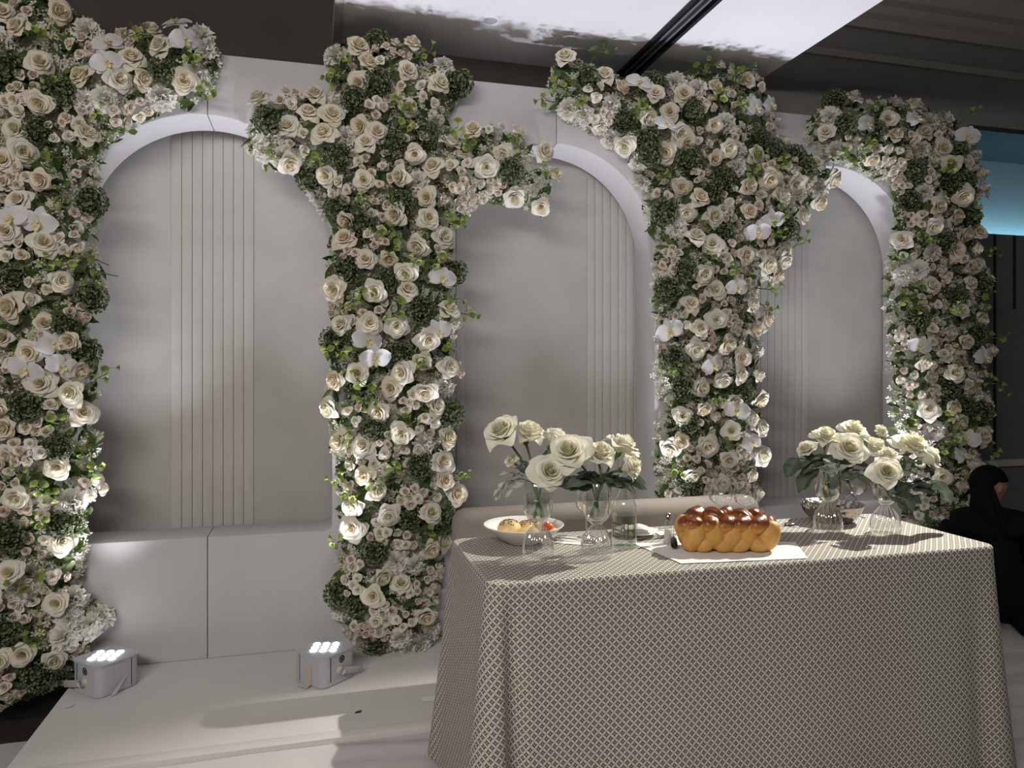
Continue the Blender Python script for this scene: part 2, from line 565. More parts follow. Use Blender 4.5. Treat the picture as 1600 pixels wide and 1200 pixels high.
def arch_panel(xc, left, right):
    """a pillar carrying half an arch and half a low wall on each side that has one"""
    pts = []                                                   # counter-clockwise seen from the front
    xl, xr = -HALF_P - ARCH_R, HALF_P + ARCH_R
    if right:
        pts += [(xr, 0), (xr, Z_SILL), (HALF_P + 0.03, Z_SILL), (HALF_P + 0.009, Z_SILL + 0.009), (HALF_P, Z_SILL + 0.03)]
        for k in range(0, 25):
            a = PI - k / 24 * PI / 2
            pts.append((xr + ARCH_R * math.cos(a), Z_SPRING + ARCH_R * math.sin(a)))
        pts += [(xr, Z_TOP)]
    else:
        pts += [(HALF_P - 0.09, 0), (HALF_P - 0.09, Z_TOP)]
    if left:
        pts += [(xl, Z_TOP)]
        for k in range(0, 25):
            a = PI / 2 - k / 24 * PI / 2
            pts.append((xl + ARCH_R * math.cos(a), Z_SPRING + ARCH_R * math.sin(a)))
        pts += [(-HALF_P, Z_SILL + 0.03), (-HALF_P - 0.009, Z_SILL + 0.009), (-HALF_P - 0.03, Z_SILL), (xl, Z_SILL), (xl, 0)]
    else:
        pts += [(-HALF_P, Z_TOP), (-HALF_P, 0)]
    bm = bmesh.new()
    vs = [bm.verts.new((x, 0, z)) for x, z in pts]
    f = bm.faces.new(vs)
    ex = bmesh.ops.extrude_face_region(bm, geom=[f])
    nv = [g for g in ex['geom'] if isinstance(g, bmesh.types.BMVert)]
    bmesh.ops.translate(bm, verts=nv, vec=(0, DEPTH, 0))
    bmesh.ops.recalc_face_normals(bm, faces=bm.faces)
    rim = [e for e in bm.edges if abs(e.verts[0].co.y - e.verts[1].co.y) < 1e-5]
    bmesh.ops.bevel(bm, geom=rim, offset=0.007, segments=2, profile=0.5, affect='EDGES')
    for v in bm.verts:                                          # a hair of space at the seams
        if abs(v.co.x - xr) < 1e-4:
            v.co.x -= 0.002
        if abs(v.co.x - xl) < 1e-4:
            v.co.x += 0.002
    me = bm_mesh('arch_panel', bm)
    return link('arch_panel', me, M['panel'], None, (xc, YF, 0.0))


PIL = [-1.33, 0.37, 2.07, 3.77]
LABS = ['white arched backdrop panel behind the flower column at the far left',
        'white arched backdrop panel behind the flower column with two arms',
        'white arched backdrop panel behind the flower column above the bread',
        'white arched backdrop panel behind the flower column at the far right']
for i, xc in enumerate(PIL):
    p = arch_panel(xc, i > 0, i < 3)
    tag(p, LABS[i], 'backdrop', 'arched backdrop panels')
p0 = bpy.data.objects['arch_panel']
mb = MB(); mb.box(-0.25, 0.25, 0.03, 0.22, -0.2, 0.0)
part('plinth', mb, M['dark'], p0, smooth=False)

# ------------------------------------------------------------------ flower kinds (shared meshes)
CREAM, WHITE, YOLK = (0.90, 0.87, 0.76), (0.90, 0.88, 0.82), (0.88, 0.79, 0.52)


def rose_mesh(name, Rr, n, seed, op=1.0, tip=CREAM, heart=YOLK, point=0.10, nu=6, nv=5, droop=0.75, ruff=0.055):
    q = random.Random(seed)
    mb = MB()
    for k in range(n):
        t = k / (n - 1)
        ang = k * 2.39996 + q.uniform(-0.25, 0.25)
        w = lerp(1.7, 0.82, min(1, t * 1.3)) * q.uniform(0.9, 1.1)
        rb, rt = Rr * lerp(0.02, 0.12, t), Rr * lerp(0.05, op, t ** 0.95) * q.uniform(0.92, 1.08)
        zb, zt = Rr * lerp(0.05, -0.35, t), Rr * lerp(0.70, 0.12 + (1 - op) * 0.5, t ** 1.5) * q.uniform(0.92, 1.08)
        refl = lerp(-0.15, droop, t) * q.uniform(0.6, 1.3)
        ph, am = q.uniform(0, 6), Rr * lerp(0.01, ruff, t)
        pw = lerp(0.42, 0.95, t)
        pt = point * q.uniform(0.4, 1.5) * t

        def fn(u, v, ang=ang, w=w, rb=rb, rt=rt, zb=zb, zt=zt, refl=refl, ph=ph, am=am, pw=pw, pt=pt, t=t):
            uu = u * 2 - 1
            ve = v * (1 - 0.26 * abs(uu) ** 2.4) + pt * v * max(0, 1 - abs(uu) * 2.2)
            r = rb + (rt - rb) * ve ** pw
            z = zb + (zt - zb) * math.sin(min(ve, 1.1) * PI / 2) - Rr * refl * max(0, ve - 0.62) ** 2 * 2.0
            wid = w * (0.45 + 0.55 * math.sin(PI * min(ve, 0.65) / 1.3))
            a = ang + wid * uu * (1 - 0.25 * max(0, ve - 0.7) / 0.3 * t)
            z += am * math.sin(uu * 4 + ph) * ve * ve
            r *= 1 + 0.06 * uu * uu * (1 - t)
            return (r * math.cos(a), r * math.sin(a), z)
        mb.grid(fn, nu, nv, lambda u, v, t=t: mixc(heart, tip, (v * 0.75 + 0.05 + t * 0.75) ** 1.2))
    # green calyx behind
    mb.lathe([(0.0, -0.55 * Rr), (0.09 * Rr, -0.52 * Rr), (0.16 * Rr, -0.38 * Rr), (0.12 * Rr, -0.22 * Rr)], 8, col=(0.12, 0.2, 0.06))
    return mb.mesh(name)


def spread_petals(mb, specs, col_in, col_out, nu=4, nv=5):
    for (ang, L, W, z0, droop, cup) in specs:
        ca, sa = math.cos(ang), math.sin(ang)

        def fn(u, v, ca=ca, sa=sa, L=L, W=W, z0=z0, droop=droop, cup=cup):
            uu = u * 2 - 1
            x = L * v
            y = W * uu * math.sin(PI * (0.06 + 0.90 * v ** 0.8)) ** 0.7
            z = z0 + cup * uu * uu * v - droop * v * v + 0.06 * L * math.sin(v * PI)
            return (x * ca - y * sa, x * sa + y * ca, z)
        mb.grid(fn, nu, nv, lambda u, v: mixc(col_in, col_out, v * 2.0))


def orchid_mesh(seed):
    q = random.Random(seed)
    mb = MB()
    L = 0.062
    sep = [(PI / 2 + k * 2 * PI / 3 + q.uniform(-0.1, 0.1), L * 0.95, L * 0.36, -0.004, 0.008, 0.004) for k in range(3)]
    spread_petals(mb, sep, (0.80, 0.82, 0.62), (0.88, 0.87, 0.90))
    wing = [(q.uniform(0.05, 0.2), L * 1.05, L * 0.62, 0.004, 0.012, 0.006), (PI - q.uniform(0.05, 0.2), L * 1.05, L * 0.62, 0.004, 0.012, 0.006)]
    spread_petals(mb, wing, (0.84, 0.84, 0.72), (0.89, 0.88, 0.92), 6, 6)
    return mb.mesh('orchid')


def lip_mesh():
    mb = MB()
    mb.ball((0, 0.004, 0.010), 0.007, 8, 6, col=(0.85, 0.80, 0.70))
    spread_petals(mb, [(-PI / 2, 0.030, 0.010, 0.006, -0.012, 0.008), (-PI / 2 + 0.9, 0.018, 0.008, 0.006, -0.014, 0.006), (-PI / 2 - 0.9, 0.018, 0.008, 0.006, -0.014, 0.006)], (0.80, 0.52, 0.06), (0.88, 0.80, 0.50))
    return mb.mesh('lip')


def umbel_mesh(seed):
    q = random.Random(seed)
    mb = MB()
    Rr = 0.062
    N = 210
    mb.ball((0, 0, -0.012), Rr * 0.80, 12, 8, (1, 1, 0.72), col=(0.03, 0.042, 0.016))
    for i in range(N):
        zc = 1 - 1.25 * (i + 0.5) / N
        a = i * 2.39996 + q.uniform(-0.2, 0.2)
        rr = math.sqrt(max(0, 1 - zc * zc))
        d = Vector((rr * math.cos(a), rr * math.sin(a), zc))
        pos = Vector((d.x, d.y, d.z * 0.75)) * Rr * q.uniform(0.88, 1.08)
        t1 = d.cross(Vector((0.3, 0.5, 0.8))).normalized()
        t2 = d.cross(t1)
        sp = q.uniform(0, 6)
        s_ = q.uniform(0.0042, 0.0068)
        g = mixc((0.10, 0.125, 0.05), (0.50, 0.54, 0.34), q.random() ** 1.3)
        vs, cs = [pos - d * 0.006], [(0.02, 0.04, 0.015)]
        for k in range(5):
            an = sp + k * 2 * PI / 5
            vs.append(pos + (t1 * math.cos(an) + t2 * math.sin(an)) * s_ + d * 0.002 * q.random())
            cs.append(g)
        mb.add(vs, [(0, 1 + k, 1 + (k + 1) % 5) for k in range(5)], cs)
    return mb.mesh('green_umbel', False)


LIME_A, LIME_B = (0.17, 0.24, 0.05), (0.38, 0.45, 0.14)


def lime_mesh(seed):
    q = random.Random(seed)
    mb = MB()
    pts = [Vector((0, 0, -0.05)), Vector((0, 0, 0.0)), Vector((q.uniform(-.02, .02), q.uniform(-.02, .02), 0.03)), Vector((q.uniform(-.05, .05), q.uniform(-.05, .05), 0.055))]
    mb.tube(pts, [0.003, 0.0026, 0.0022, 0.0014], 5, col=(0.14, 0.20, 0.05))
    for k in range(4):
        base = pts[1].lerp(pts[3], k / 3.0)
        a = k * 2.4 + q.uniform(-.4, .4)
        d = Vector((math.cos(a), math.sin(a), 0.55 + 0.5 * q.random())).normalized()
        rot = d.to_track_quat('Z', 'Y')
        vs0 = MB()
        w = q.uniform(0.010, 0.015)
        c = mixc(LIME_A, LIME_B, q.random())
        vs0.lathe([(0.002, 0), (w * 0.6, w * 0.45), (w * 0.85, w * 0.9), (w * 1.2, w * 1.1)], 9, rib=lambda a_, z: 1 + 0.14 * math.cos(a_ * 4) * (z > w))
        tip = base + d * 0.020
        mb.tube([base, tip], 0.0014, 4, False, (0.16, 0.24, 0.06))
        mb.add([tip + rot @ Vector(p) for p in vs0.v], vs0.f, [c] * len(vs0.v))
    return mb.mesh('lime_sprig')


def carnation_mesh(seed):
    q = random.Random(seed)
    mb = MB()
    Rr = 0.052
    for k in range(34):
        t = k / 33
        ang = k * 2.39996
        tilt = lerp(0.1, 1.45, t ** 0.8)
        L = Rr * q.uniform(0.85, 1.1)
        W = L * 0.55
        ph = q.uniform(0, 6)
        ca, sa = math.cos(ang), math.sin(ang)

        def fn(u, v, L=L, W=W, ph=ph, tilt=tilt, ca=ca, sa=sa):
            uu = u * 2 - 1
            a = tilt * (0.5 + 0.6 * v)
            r, z = L * v * math.sin(a), L * v * math.cos(a) - 0.3 * Rr
            y = W * uu * v ** 0.8
            wv = 0.16 * L * v * v * math.sin(uu * 7 + ph)
            r += wv * math.cos(a); z += -wv * math.sin(a) + 0.05 * L * math.sin(uu * 13 + ph) * v
            return (r * ca - y * sa, r * sa + y * ca, z)
        mb.grid(fn, 6, 3, lambda u, v: mixc((0.72, 0.74, 0.52), (0.90, 0.88, 0.82), v * 1.6))
    return mb.mesh('carnation')


ROSES = [rose_mesh('rose', 0.060, 21, s, o, tip) for s, o, tip in ((1, 1.0, CREAM), (2, 0.92, (0.90, 0.85, 0.74)), (3, 1.05, (0.89, 0.86, 0.77)), (4, 0.85, (0.88, 0.80, 0.66)), (5, 1.0, (0.87, 0.81, 0.68)))]
SPRAYS = [rose_mesh('spray_rose', 0.031, 14, s, o, tip, hrt, 0.03, 5, 4) for s, o, tip, hrt in ((21, 0.85, (0.89, 0.82, 0.72), (0.76, 0.60, 0.44)), (22, 0.95, (0.90, 0.86, 0.77), (0.82, 0.69, 0.47)), (23, 0.75, (0.89, 0.80, 0.71), (0.72, 0.53, 0.40)), (24, 1.0, (0.91, 0.88, 0.80), (0.84, 0.74, 0.50)))]
ORCHIDS = [orchid_mesh(31), orchid_mesh(32), orchid_mesh(33)]
LIP = lip_mesh()
UMBELS = [umbel_mesh(41), umbel_mesh(42), umbel_mesh(43)]
LIMES = [lime_mesh(s) for s in (51, 52, 53, 54)]
CARNS = [carnation_mesh(61), carnation_mesh(62)]
for me in ROSES + SPRAYS + CARNS + [LIP]:
    me.materials.append(M['petal'])
for me in ORCHIDS:
    me.materials.append(M['orchid'])
for me in UMBELS + LIMES:
    me.materials.append(M['leaf'])

# ------------------------------------------------------------------ flower columns
# outline and flower spots on the backdrop, in cm along the wall (x) and up (z)
COLUMNS = {}
COLUMNS[1] = dict(
    poly=[(-156,296),(-156,-7),(-128,-10),(-116,-7),(-104,-3),(-97,14),(-92,21),(-88,25),(-95,31),(-100,39),(-98,50),(-96,64),(-92,83),(-94,92),(-92,105),(-93,116),(-94,139),(-96,150),(-92,165),(-90,175),(-94,186),(-92,202),(-92,214),(-92,225),(-88,235),(-78,238),(-69,250),(-53,254),(-46,263),(-42,274),(-44,283),(-48,290),(-56,287),(-66,285),(-78,286),(-84,278),(-90,280),(-94,285),(-102,291),(-114,298)],
    rose=[(-106,285),(-119,276),(-126,282),(-112,263),(-121,235),(-118,225),(-124,220),(-111,245),(-96,259),(-82,259),(-73,261),(-57,262),(-81,280),(-70,282),(-65,275),(-77,269),(-95,235),(-110,213),(-119,204),(-110,187),(-104,171),(-122,160),(-110,153),(-114,141),(-125,147),(-102,146),(-111,128),(-99,133),(-123,191),(-97,115),(-123,110),(-105,93),(-119,81),(-104,61),(-120,51),(-126,119),(-106,35),(-124,16),(-116,17),(-106,11),(-127,41)],
    orchid=[(-87,272),(-55,277),(-59,285),(-86,264),(-111,195),(-121,196),(-107,144),(-115,134),(-104,135)],
    umbel=[(-64,265),(-105,251),(-113,235),(-125,261),(-94,207),(-122,172),(-94,165),(-103,152),(-97,141),(-116,118),(-105,101),(-102,68),(-122,65),(-111,6),(-124,27)],
    spray=[(-97,271),(-105,235),(-117,255),(-121,214),(-82,244),(-100,243),(-96,219),(-79,276),(-121,285),(-121,184),(-99,157),(-102,188),(-123,134),(-127,168),(-112,167),(-110,117),(-120,99),(-114,100),(-112,77),(-120,72),(-113,60),(-94,83),(-123,34),(-123,0),(-99,14)],
    lime=[(-79,287),(-71,279),(-107,254),(-92,243),(-106,223),(-51,271),(-51,260),(-111,275),(-90,183),(-87,177),(-108,176),(-99,177),(-94,173),(-104,203),(-123,151),(-94,130),(-92,99),(-105,82),(-95,94)],
    carn=[(-50,285),(-47,278),(-95,282),(-66,254),(-50,265),(-93,25),(-90,26),(-100,35),(-100,28),(-94,22),(-102,20)],
)
COLUMNS[2] = dict(
    poly=[(7,283),(16,291),(24,291),(35,294),(49,293),(53,285),(63,287),(70,278),(70,269),(62,256),(67,248),(77,256),(92,256),(105,247),(115,241),(118,229),(115,214),(107,215),(95,218),(82,219),(74,213),(67,205),(65,195),(67,180),(63,167),(69,158),(65,145),(69,130),(64,120),(70,111),(67,98),(65,89),(70,80),(69,67),(65,55),(62,42),(60,24),(57,2),(50,-6),(32,-6),(23,1),(15,11),(8,22),(7,34),(12,43),(13,55),(12,70),(12,82),(8,97),(6,115),(5,127),(7,145),(9,157),(6,169),(6,187),(7,202),(5,214),(-1,222),(-15,226),(-26,229),(-31,238),(-30,247),(-27,257),(-18,259),(-11,262),(2,262),(8,268),(6,275)],
    rose=[(20,287),(45,289),(20,269),(43,277),(58,272),(8,250),(4,242),(0,258),(-3,250),(43,259),(28,245),(21,248),(23,239),(46,236),(55,231),(63,243),(5,224),(22,222),(-11,230),(-24,255),(81,233),(89,240),(76,248),(39,225),(-12,245),(97,251),(110,241),(114,231),(97,220),(110,218),(52,216),(37,207),(52,206),(15,204),(23,185),(48,193),(41,179),(27,170),(14,154),(25,155),(37,154),(51,148),(60,161),(49,138),(20,132),(40,132),(60,134),(11,171),(42,171),(15,194),(60,198),(35,125),(29,114),(39,104),(56,116),(22,98),(12,100),(9,116),(23,85),(18,60),(33,66),(18,70),(28,78),(61,101),(59,80),(66,73),(52,49),(30,38),(60,50),(26,30),(39,33),(52,16)],
    orchid=[(24,147),(27,139),(57,178),(55,152)],
    umbel=[(29,291),(29,269),(18,260),(67,274),(-20,247),(11,233),(36,240),(-3,223),(52,247),(93,232),(21,201),(40,212),(10,209),(15,180),(65,181),(50,162),(10,147),(39,141),(33,176),(27,106),(48,88),(27,49),(60,59),(43,65),(65,113),(18,24),(11,29),(27,3)],
    spray=[(31,282),(37,266),(28,257),(52,268),(56,259),(-7,238),(46,244),(35,233),(68,233),(86,254),(-11,257),(30,225),(29,209),(28,195),(16,190),(32,162),(11,162),(18,160),(60,190),(67,135),(43,118),(33,99),(18,92),(41,52),(43,74),(14,77),(18,42),(43,94),(47,29),(40,17),(21,13)],
    lime=[(15,279),(11,272),(12,265),(47,283),(36,263),(-17,234),(60,246),(41,257),(24,212),(66,207),(38,195),(21,169),(19,166),(39,164),(60,167),(67,160),(11,141),(16,140),(60,143),(47,134),(21,120),(36,87),(14,82),(19,76),(68,81),(14,53),(31,80),(68,114)],
    carn=[(9,284),(61,284),(-23,234),(-15,231),(-20,239),(2,217),(5,211),(17,9),(23,4),(32,-1),(44,0),(50,1),(39,7),(11,19),(55,7)],
)
COLUMNS[3] = dict(
    poly=[(118,290),(129,296),(143,294),(161,287),(176,291),(198,295),(210,297),(221,299),(237,300),(244,292),(242,279),(248,271),(246,262),(261,257),(280,256),(287,247),(282,234),(273,226),(264,217),(257,200),(248,185),(239,180),(237,168),(239,147),(237,126),(239,105),(237,84),(237,59),(238,20),(179,24),(178,62),(176,86),(179,112),(176,133),(177,153),(175,180),(177,200),(170,217),(173,232),(166,241),(155,250),(142,258),(126,264),(116,269)],
    rose=[(124,289),(144,285),(154,280),(171,276),(180,269),(167,264),(186,258),(204,263),(208,286),(228,292),(157,252),(178,248),(189,253),(206,246),(212,251),(189,280),(187,230),(225,232),(237,236),(231,250),(205,215),(193,203),(225,218),(198,184),(206,176),(191,168),(224,195),(206,160),(195,155),(225,168),(228,154),(194,144),(210,147),(228,131),(219,140),(208,128),(235,161),(189,216),(271,229),(259,219),(244,227),(247,194),(243,187),(252,198),(251,259),(271,249),(279,241),(257,236),(215,116),(225,107),(213,101),(200,93),(211,86),(208,73),(226,77),(186,96),(190,79),(233,66),(181,92),(234,87),(234,102),(196,124),(233,117),(187,109)],
    orchid=[(176,261),(228,274),(239,277),(163,280),(182,154),(201,136),(216,177),(229,207),(238,214),(223,95),(215,112)],
    umbel=[(136,283),(173,285),(193,270),(155,263),(236,261),(191,245),(170,247),(212,236),(168,254),(178,217),(211,206),(180,176),(182,139),(189,186),(258,253),(244,253),(190,73),(189,106),(187,124),(221,122),(251,211),(264,245)],
    spray=[(138,276),(143,263),(216,296),(215,279),(221,262),(201,275),(197,237),(182,195),(180,146),(186,160),(210,189),(215,226),(216,159),(206,112),(198,80),(221,88),(266,237),(253,225)],
    lime=[(140,294),(123,275),(117,270),(165,271),(159,266),(195,292),(218,286),(222,289),(208,276),(219,273),(228,250),(181,235),(128,273),(172,210),(198,193),(185,134),(215,184),(281,252),(247,245),(206,97),(202,119),(257,204),(235,178)],
    carn=[(126,267),(134,264),(143,260),(150,254),(165,243),(170,234),(251,195),(276,235),(231,278)],
)
COLUMNS[4] = dict(
    poly=[(268,265),(275,277),(287,287),(302,288),(326,292),(349,291),(372,286),(382,277),(389,260),(390,241),(387,221),(390,202),(394,183),(391,156),(394,140),(392,117),(395,105),(391,86),(393,71),(386,52),(381,10),(337,13),(337,50),(335,88),(326,121),(327,148),(325,173),(327,203),(333,226),(326,244),(313,247),(295,254),(277,256)],
    rose=[(296,285),(319,278),(322,268),(344,272),(307,256),(278,267),(349,256),(361,254),(384,251),(378,274),(385,263),(335,284),(346,216),(363,203),(372,184),(365,168),(366,224),(367,235),(378,195),(331,208),(359,155),(349,228),(382,215),(355,112),(362,103),(368,78),(346,182),(381,163),(344,129),(386,117),(379,94),(349,72)],
    orchid=[(300,271),(333,277),(370,270),(352,233),(337,147),(378,141),(385,188),(366,93),(388,77),(361,84)],
    umbel=[(309,270),(337,248),(368,262),(287,286),(337,164),(379,224),(362,178),(336,232),(358,208),(384,183),(378,154),(358,122),(379,109),(349,41),(374,64)],
    spray=[(336,267),(319,252),(347,245),(334,202),(349,194),(355,173),(349,159),(347,136),(368,134),(335,121),(340,98),(349,61),(343,51),(372,125),(362,140),(386,133)],
    lime=[(338,181),(331,176),(360,139),(381,171),(349,110),(367,70),(353,91)],
    carn=[(329,290),(344,288),(363,283),(287,258),(282,277),(342,91),(351,42),(362,41),(344,35)],
)



class Outline:
    def __init__(self, poly):
        self.p = [(x / 100, z / 100) for x, z in poly]
        xs, zs = [a for a, b in self.p], [b for a, b in self.p]
        self.box = (min(xs), max(xs), min(zs), max(zs))

    def inside(self, x, z):
        c = False
        p = self.p
        j = len(p) - 1
        for i in range(len(p)):
            xi, zi = p[i]
            xj, zj = p[j]
            if (zi > z) != (zj > z) and x < (xj - xi) * (z - zi) / (zj - zi) + xi:
                c = not c
            j = i
        return c

    def edge(self, x, z):
        best, bp = 1e9, (x, z)
        p = self.p
        j = len(p) - 1
        for i in range(len(p)):
            ax, az = p[j]
            dx, dz = p[i][0] - ax, p[i][1] - az
            l2 = dx * dx + dz * dz
            t = 0 if l2 == 0 else max(0, min(1, ((x - ax) * dx + (z - az) * dz) / l2))
            qx, qz = ax + t * dx, az + t * dz
            d = (qx - x) ** 2 + (qz - z) ** 2
            if d < best:
                best, bp = d, (qx, qz)
            j = i
        return math.sqrt(best), bp

    def surf(self, x, z, deep=0.145, reach=0.20):
        d, (qx, qz) = self.edge(x, z)
        if not self.inside(x, z):
            d = 0.0
        t = min(1, d / reach)
        deep *= 1.12 - 0.17 * z
        dep = 0.035 + deep * math.sqrt(max(0, 1 - (1 - t) ** 2))
        k = math.hypot(qx - x, qz - z) or 1
        w = (1 - t) ** 1.3 * 1.1
        return dep, Vector(((qx - x) / k * w, -1, (qz - z) / k * w)).normalized()


def aim(n, q, jitter=0.35):
    n = (n + Vector((q.gauss(0, jitter), q.gauss(0, jitter * 0.4), q.gauss(0, jitter)))).normalized()
    return n.to_track_quat('Z', 'Y') @ Quaternion((0, 0, 1), q.uniform(0, 2 * PI))


CLAB = {1: ('tall column of white roses and orchids at the left edge of the picture', -1.35),
        2: ('tall column of white roses with a flowered arm to each side, left of the table', 0.37),
        3: ('column of white roses rising behind the bread, broad at its top', 2.07),
        4: ('slimmer shaded column of white roses and orchids behind the kneeling person', 3.77)}


def flower_column(num):
    D = COLUMNS[num]
    q = random.Random(100 + num)
    ol = Outline(D['poly'])
    root = thing('flower_column', CLAB[num][0], 'flower arrangement', (CLAB[num][1], YF, max(-0.1, ol.box[2])), 0, 'flower columns on the arched backdrop')
    base = Vector(root.location)
    taken = []
    RAD = dict(rose=0.056, spray=0.046, umbel=0.056, orchid=0.056, lime=0.034, carn=0.050)
    count = dict(rose=0, spray=0, umbel=0, orchid=0, lime=0, carn=0)
    nspray = [0]

    def put(kind, x, z):
        dep, n = ol.surf(x, z)
        taken.append((x, z, RAD[kind]))
        count[kind] += 1
        lift = dict(rose=q.uniform(-0.012, 0.048), spray=q.uniform(-0.015, 0.028), umbel=q.uniform(-0.012, 0.02), orchid=0.045, lime=0.035, carn=-0.012)[kind]
        pos = Vector((x, YF - dep, z)) + n * lift - base
        s = q.uniform(0.98, 1.2)
        if kind == 'spray':
            k = q.choice((3, 4, 4, 5, 6))
            a0 = q.uniform(0, 6)
            rot = n.to_track_quat('Z', 'Y')
            for i in range(k):
                if nspray[0] >= 298:
                    return
                nspray[0] += 1
                rr = 0.0 if (i == 0 and k > 4) else 0.040 * q.uniform(0.75, 1.15)
                off = rot @ Vector((rr * math.cos(a0 + i * 2 * PI / (k - (k > 4))), rr * math.sin(a0 + i * 2 * PI / (k - (k > 4))), q.uniform(-0.012, 0.012)))
                o = link('spray_rose', q.choice(SPRAYS), None, root, pos + off, aim((n + off * 9).normalized(), q, 0.25))
                o.scale = (s * q.uniform(0.85, 1.15),) * 3
            return
        if kind == 'rose':
            o = link('rose', q.choice(ROSES), None, root, pos, aim(n, q, 0.32))
        elif kind == 'carn':
            o = link('carnation', q.choice(CARNS), None, root, pos, aim(n, q, 0.4))
        elif kind == 'umbel':
            o = link('green_umbel', q.choice(UMBELS), None, root, pos, aim(n, q, 0.3))
        elif kind == 'lime':
            o = link('lime_sprig', q.choice(LIMES), None, root, pos, aim(n, q, 0.5))
        else:
            nn = (n + Vector((q.gauss(0, 0.35), 0, q.gauss(0, 0.25)))).normalized()
            rt = nn.to_track_quat('Z', 'Y') @ Quaternion((0, 0, 1), q.uniform(-0.5, 0.5))
            o = link('orchid', q.choice(ORCHIDS), None, root, pos, rt)
            link('lip', LIP, None, o, (0, 0, 0))
        o.scale = (s, s, s)

    for kind in ('rose', 'orchid', 'umbel', 'spray', 'lime', 'carn'):
        for x, z in D[kind]:
            put(kind, x / 100, z / 100)
    x0, x1, z0, z1 = ol.box
    area = (x1 - x0) * (z1 - z0)
    for _ in range(int(area * 3500)):
        x, z = q.uniform(x0, x1), q.uniform(z0, z1)
        kind = q.choices(('rose', 'spray', 'umbel', 'lime', 'carn'), (0.30, 0.36, 0.07, 0.04, 0.23))[0]
        if not ol.inside(x, z):
            continue
        r = RAD[kind]
        d, _p = ol.edge(x, z)
        if d < r * 0.75:
            continue
        if any((x - a) ** 2 + (z - b) ** 2 < ((r + c) * 0.82) ** 2 for a, b, c in taken):
            continue
        put(kind, x, z)
    # loose white florets that fill the gaps, and the dark foliage behind
    mb, lf = MB(), MB()
    nfl, nlf = int(area * 2700), int(area * 700)
    for i in range(nfl + nlf):
        x, z = q.uniform(x0 - 0.01, x1 + 0.01), q.uniform(z0, z1)
        if not ol.inside(x, z):
            continue
        dep, n = ol.surf(x, z)
        rot = aim(n, q, 0.5)
        if i < nfl:
            pos = Vector((x, YF - dep * q.uniform(0.55, 0.86) + 0.012, z)) - base
            L = q.uniform(0.014, 0.022)
            c = mixc((0.70, 0.70, 0.52), (0.88, 0.86, 0.79), q.random())
            vs, cs, fs = [rot @ Vector((0, 0, 0)) + pos], [mixc(c, (0.5, 0.52, 0.25), 0.5)], []
            for k in range(5):
                a = k * 2 * PI / 5 + q.uniform(-.2, .2)
                h = q.uniform(0.1, 0.5) * L
                for da, rr, zz in ((-0.42, 0.72, h), (0, 1.05, h * 0.7), (0.42, 0.72, h)):
                    vs.append(rot @ Vector((L * rr * math.cos(a + da), L * rr * math.sin(a + da), zz)) + pos)
                    cs.append(c)
                b = 1 + 3 * k
                fs += [(0, b, b + 1), (0, b + 1, b + 2)]
            mb.add(vs, fs, cs)
        else:
            pos = Vector((x, YF - dep * q.uniform(0.60, 0.98) + 0.01, z)) - base
            L, W = q.uniform(0.025, 0.05), q.uniform(0.010, 0.018)
            c = mixc((0.035, 0.065, 0.02), (0.14, 0.21, 0.06), q.random() ** 1.5)
            bend = q.uniform(-0.3, 0.3) * L
            vs = [rot @ Vector(p) + pos for p in ((-L, 0, 0), (-L * .3, W, .2 * W + bend * .3), (L * .35, W * .85, .2 * W + bend * .4), (L, 0, bend), (L * .35, -W * .85, .2 * W + bend * .4), (-L * .3, -W, .2 * W + bend * .3), (0, 0, bend * .5 - .2 * W))]
            lf.add(vs, [(6, k, (k + 1) % 6) for k in range(6)], [c] * 7)
    o = part('loose_florets', mb, M['petal'], root); o['kind'] = 'stuff'
    o = part('foliage', lf, M['leaf'], root); o['kind'] = 'stuff'
    return count


for num in (1, 2, 3, 4):
    flower_column(num)


# ------------------------------------------------------------------ uplights on the stage
F_PX, S15, C15, CAM_Z = 1150.0, math.sin(rad(15)), math.cos(rad(15)), 1.345


def at(px, py, Y):
    """point of the room seen at a photo pixel, at the distance Y into the room"""
    u = (px - 800) / F_PX
    d = Y / (C15 - u * S15)
    return Vector((d * (S15 + u * C15), Y, CAM_Z - (py - 575) * d / F_PX))


